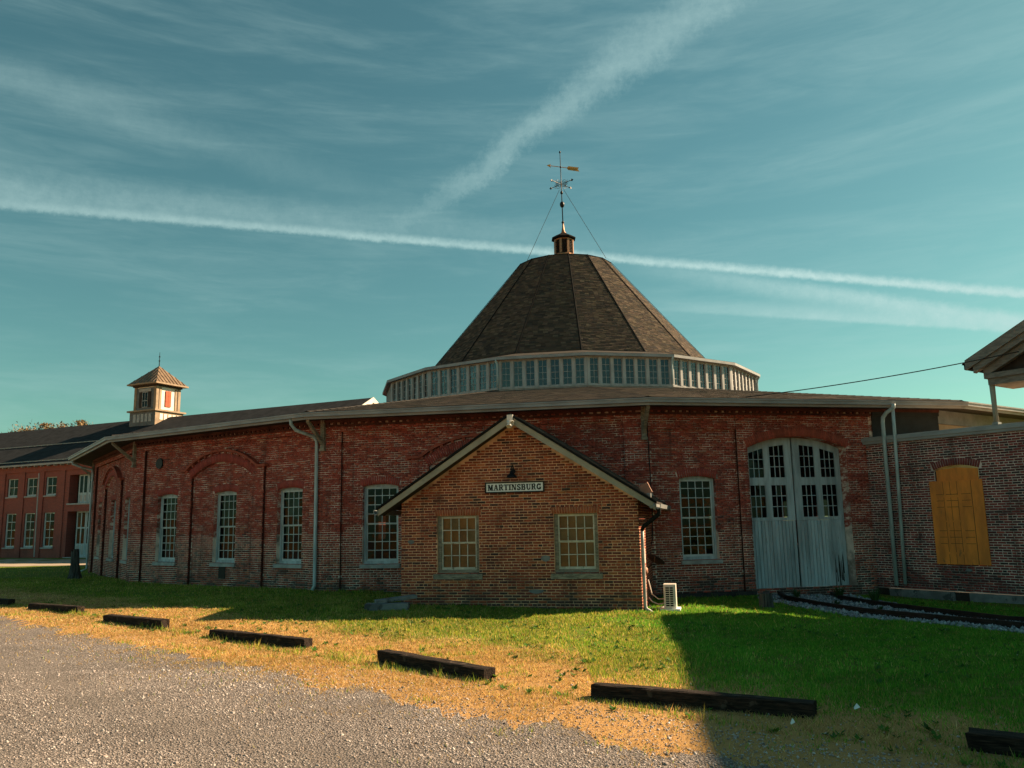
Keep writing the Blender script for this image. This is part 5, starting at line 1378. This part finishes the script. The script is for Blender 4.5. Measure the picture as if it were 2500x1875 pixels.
def vnoise(x, y, sc, seed):
    """cheap smooth value noise"""
    r2 = np.random.default_rng(seed); G = r2.random((64, 64)); fx, fy = x * sc, y * sc
    ix, iy = np.floor(fx).astype(int), np.floor(fy).astype(int); tx, ty = fx - ix, fy - iy; tx = tx * tx * (3 - 2 * tx); ty = ty * ty * (3 - 2 * ty)
    g = lambda a, b: G[a % 64, b % 64]
    return (g(ix, iy) * (1 - tx) + g(ix + 1, iy) * tx) * (1 - ty) + (g(ix, iy + 1) * (1 - tx) + g(ix + 1, iy + 1) * tx) * ty
# gravel stones: dense close to the camera, thinning out with distance
def scatter(n, x0, x1, y0, y1): return np.stack([rng.uniform(x0, x1, n), rng.uniform(y0, y1, n)], 1)
Q = np.concatenate([scatter(150000, -9, 6, 4.6, 13), scatter(52000, -16, 1, 11, 22)])
s_ = sdist(Q[:, 0], Q[:, 1]); infr = np.abs(Q[:, 0]) < Q[:, 1] * .72 + 1.4
pr = np.where(s_ < -.3, 1.0, np.exp(-(s_ + .3) / .75)) * np.clip(9.5 / np.hypot(Q[:, 0], Q[:, 1]), .3, 1)
strip = np.exp(-((s_ - .75) / .22) ** 2) * (Q[:, 0] > .6) * .8
lowr = (Q[:, 0] > 1.2) * (s_ < 1.1) * .35
rut = np.exp(-((s_ + 2.3 + .25 * np.sin(Q[:, 0])) / .38) ** 2) + np.exp(-((s_ + 4.1 + .2 * np.sin(Q[:, 0] * .8)) / .42) ** 2)
pr = np.clip(np.maximum(np.maximum(pr, strip), lowr), 0, 1) * (1 - .7 * np.clip(rut, 0, 1))
Q = Q[infr & (rng.random(len(Q)) < pr) & (Q[:, 1] < 24)]
gpat = vnoise(Q[:, 0] + .5 * Q[:, 1], Q[:, 1], .32, 7) * .6 + vnoise(Q[:, 0], Q[:, 1], 1.1, 8) * .4
sz = np.clip(rng.lognormal(math.log(.0078), .42, len(Q)), .004, .024)
gc = np.array([(.46, .40, .375), (.36, .31, .29), (.58, .53, .50), (.20, .165, .15), (.44, .355, .31)])[rng.choice(5, len(Q), p=[.34, .28, .14, .16, .08])] * rng.uniform(.7, 1.25, (len(Q), 1)) * np.clip(.55 + .75 * gpat, .55, 1.1)[:, None]
stones('gravel', np.column_stack([Q, gz(Q[:, 0], Q[:, 1]) + .006]), sz, gc)
# ballast
bp_ = []
cn_ = np.array([(p.x, p.y) for p in cl])
for _ in range(9500):
    i = random.randrange(len(cl) - 1); t_ = random.random(); p = cl[i].lerp(cl[i + 1], t_); d = (cl[i + 1] - cl[i]).normalized(); off = random.uniform(-1.45, 1.45)
    if abs(abs(off) - .75) < .10 and random.random() < .9: continue
    bp_.append((p.x - d.y * off, p.y + d.x * off))
bp_ = np.array(bp_); bsz = rng.uniform(.026, .062, len(bp_))
bc = np.array([(.30, .32, .34), (.21, .23, .25), (.40, .42, .43), (.15, .16, .17)])[rng.integers(0, 4, len(bp_))] * rng.uniform(.8, 1.15, (len(bp_), 1))
stones('ballast', np.column_stack([bp_, gz(bp_[:, 0], bp_[:, 1]) + .03]), bsz, bc, .7)

# grass: blades as single bent slivers
def in_build(x, y):
    """inside any building footprint (or on the ballast)"""
    inside = np.hypot(x - RC.x, y - RC.y) < RW * math.cos(PI / 16) + .02
    c, s = math.cos(-HYAW), math.sin(-HYAW); lx = (x - hb.x) * c - (y - hb.y) * s; ly = (x - hb.x) * s + (y - hb.y) * c
    inside |= (lx > -HWD - .02) & (lx < .02) & (ly > -.02) & (ly < 8)
    c, s = math.cos(-AYAW), math.sin(-AYAW); lx = (x - A0.x) * c - (y - A0.y) * s; ly = (x - A0.x) * s + (y - A0.y) * c
    inside |= (lx > -.5) & (ly > -.14 - 1.0 * (rng.random(x.shape) < .9))
    dmin = np.full(x.shape, 9.0)
    for p in cn_: dmin = np.minimum(dmin, np.hypot(x - p[0], y - p[1]))
    inside |= (dmin < 1.25) & (rng.random(x.shape) < .93)
    return inside
P_ = np.concatenate([scatter(330000, -7, 10, 5, 15), scatter(420000, -16, 13, 13, 25), scatter(170000, -26, -4, 20, 36), scatter(40000, -44, -18, 30, 52)])
x, y = P_.T
ok = (np.abs(x) < y * .72 + 1.6) & ~in_build(x, y); x, y = x[ok], y[ok]
sd_ = sdist(x, y); nA = vnoise(x, y, .9, 1); nB = vnoise(x, y, 2.6, 2); nC = vnoise(x, y, .35, 3)
gedge = np.where(x > 1.0, 2.4, 3.7) + (nA - .5) * 1.6 + (nB - .5) * .8
green = 1 / (1 + np.exp(-(sd_ - gedge) / .22))
dens = np.where(sd_ < 0, .55 * np.exp(sd_ / .55) * (nB > .35), np.where(sd_ < .6, .55 + .4 * nB, 1.0)) * np.where(nB + nA > 1.35, .45, 1)
nD = vnoise(x + 3.1, y, 5.5, 9)
dens = dens * np.where((nD < .16) & (sd_ > 1), .25, 1) * np.where((nB < .12), .4, 1)
dens = np.where((sd_ > .1) & (sd_ < 1.1) & (x > .6), dens * .35, dens)
near_tie = np.exp(-((sd_ - 1.18) / .12) ** 2)
ok = rng.random(len(x)) < dens; x, y, sd_, green, nA, nB, nC, near_tie, nD = (q[ok] for q in (x, y, sd_, green, nA, nB, nC, near_tie, nD))
isg = rng.random(len(x)) < np.clip(green + .05 + .5 * near_tie * (rng.random(len(x)) < .6) + .40 * (nB > .70) * (nA > .45), .04, .97)
n = len(x)
dist = np.hypot(x, y)
h = np.where(isg, rng.uniform(.020, .062, n) * (.55 + .5 * nC + .5 * nB), rng.uniform(.015, .05, n))
h *= (.55 + .95 * nD ** 1.5) * np.where(rng.random(n) < .015, 1.9, 1.0)
wall_d = np.abs(np.hypot(x - RC.x, y - RC.y) - RW)
h *= 1 + 1.1 * np.exp(-wall_d / .35) + .9 * near_tie * isg
wd_ = np.where(isg, .0045, .0038) * np.clip(dist / 8, 1, 2.6)
a = rng.uniform(0, 2 * PI, n); lean = np.where(isg, rng.uniform(.1, .7, n), rng.uniform(.5, 1.8, n)) * h
la = rng.uniform(0, 2 * PI, n); z = gz(x, y)
B0 = np.stack([x - np.cos(a) * wd_, y - np.sin(a) * wd_, z - .004], 1); B1 = np.stack([x + np.cos(a) * wd_, y + np.sin(a) * wd_, z - .004], 1)
Tp = np.stack([x + np.cos(la) * lean, y + np.sin(la) * lean, z + h], 1)
V = np.stack([B0, B1, Tp], 1).reshape(-1, 3); F = np.arange(3 * n).reshape(-1, 3)
gcol = np.array([(.13, .24, .028), (.19, .28, .032), (.27, .31, .04), (.085, .18, .024), (.34, .33, .07)])[rng.choice(5, n, p=[.3, .28, .2, .14, .08])]
dcol = np.array([(.52, .36, .155), (.41, .26, .105), (.62, .46, .24), (.25, .155, .07)])[rng.choice(4, n, p=[.4, .25, .2, .15])]
shade_side = (rng.random(n) < sst((x - 1.2 + 2.2 * (nA - .5)) / 2.4))
gcol = np.where(shade_side[:, None], gcol * np.array([.66, 1.12, 1.0]), gcol)  # blades in the gable's shadow greener, shade put into their colour
lawnmix = (rng.random(n) < np.where(shade_side, .05, .30) * (.4 + 1.2 * nC)) & isg  # less straw on the shadow side
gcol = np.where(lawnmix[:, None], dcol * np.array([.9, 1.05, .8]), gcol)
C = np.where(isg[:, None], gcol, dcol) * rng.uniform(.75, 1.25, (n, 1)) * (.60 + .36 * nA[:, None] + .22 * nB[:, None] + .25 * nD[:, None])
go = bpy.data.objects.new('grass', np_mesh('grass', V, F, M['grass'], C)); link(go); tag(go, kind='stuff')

# low broad-leaved weeds and clover through the lawn
def rosettes(n):
    px = rng.uniform(-14, 12, n * 6); py = rng.uniform(7, 25, n * 6); k_ok = (np.abs(px) < py * .7 + 1) & ~in_build(px, py) & (sdist(px, py) > .9) & (vnoise(px, py, .8, 21) > .42)
    px, py = px[k_ok][:n], py[k_ok][:n]; V, C = [], []
    for x0, y0 in zip(px, py):
        z0 = gzf(x0, y0); m_ = random.randint(5, 10); sz = random.uniform(.03, .085); c0 = jit(random.choice(((.07, .17, .03), (.10, .20, .035), (.05, .12, .025))), .25)
        for i in range(m_):
            a = random.uniform(0, 6.28); u = np.array([math.cos(a), math.sin(a), random.uniform(.2, .9)]) * sz; v = np.array([-math.sin(a), math.cos(a), 0]) * sz * .28; b = np.array([x0, y0, z0 + .005])
            V += [b, b + u * .55 + v, b + u, b + u * .55 - v]; C.append(c0)
        if random.random() < .10:
            b = np.array([x0 + .02, y0, z0 + random.uniform(.05, .10)]); q = .011
            V += [b + (-q, 0, 0), b + (0, -q, .004), b + (q, 0, 0), b + (0, q, .008)]; C.append((.62, .60, .42))
    return np.array(V), np.arange(len(V)).reshape(-1, 4), np.array(C)
V, F, C = rosettes(1100); o = bpy.data.objects.new('lawn_weeds', np_mesh('lawn_weeds', V, F, M['grass'], C)); link(o); tag(o, kind='stuff')
# weeds by the track and tufts at the ties
def weed(x, y, hgt, n, lab, col=(.035, .075, .02)):
    V, C = [], []
    for i in range(n):
        a = random.uniform(0, 2 * PI); r0 = random.uniform(0, .05); L = hgt * random.uniform(.45, 1.05); sp = L * random.uniform(.2, .7); w_ = random.uniform(.008, .018)
        b = Vector((math.cos(a) * r0, math.sin(a) * r0, -.01)); t_ = b + Vector((math.cos(a) * sp, math.sin(a) * sp, L)); m_ = b.lerp(t_, .55) + Vector((0, 0, L * .12)); s_v = Vector((-math.sin(a), math.cos(a), 0)) * w_
        V += [tuple(b - s_v * .5), tuple(b + s_v * .5), tuple(m_ + s_v), tuple(m_ - s_v), tuple(m_ - s_v), tuple(m_ + s_v), tuple(t_ + s_v * .1), tuple(t_ - s_v * .1)]; c = jit(col, .35); C += [c, c]
    o = bpy.data.objects.new('weed', np_mesh('weed', V, [tuple(range(4 * i, 4 * i + 4)) for i in range(len(V) // 4)], M['leaf'], C)); link(o); o.location = (x, y, gzf(x, y)); tag(o, lab, 'weed', 'weeds among the ballast')
for x, y, h_, n_, lab in ((8.02, 24.35, .30, 60, 'dark weed clump against the middle of the double door'), (9.15, 24.1, .42, 90, 'biggest dark weed clump at the right leaf of the double door'), (9.55, 22.7, .45, 90, 'dark weed clump between the rails and the foot of the downspouts'),
                          (8.35, 22.2, .22, 40, 'low weed between the rails near the wooden stump'), (8.9, 20.9, .18, 36, 'low weed at the edge of the ballast on the lawn side')):
    weed(x, y, h_, n_, lab)
# scraps of litter
for x, y, s_, lab in ((3.62, 9.30, .032, 'white scrap of paper in the shaded grass right of the long tie'), (2.75, 8.75, .022, 'small white scrap on the gravel below the long tie')):
    mb = MB(); mb.add([(-s_, -s_ * .6, .01), (s_, -s_ * .5, .03), (s_ * .8, s_ * .7, .05), (-s_ * .9, s_ * .5, .02), (0, 0, .07)], [(0, 1, 4), (1, 2, 4), (2, 3, 4), (3, 0, 4)])
    o = mb.build('litter_scrap', 'sign_white'); o.location = (x, y, gzf(x, y) + .03); tag(o, lab, 'litter', 'white scraps in the grass')
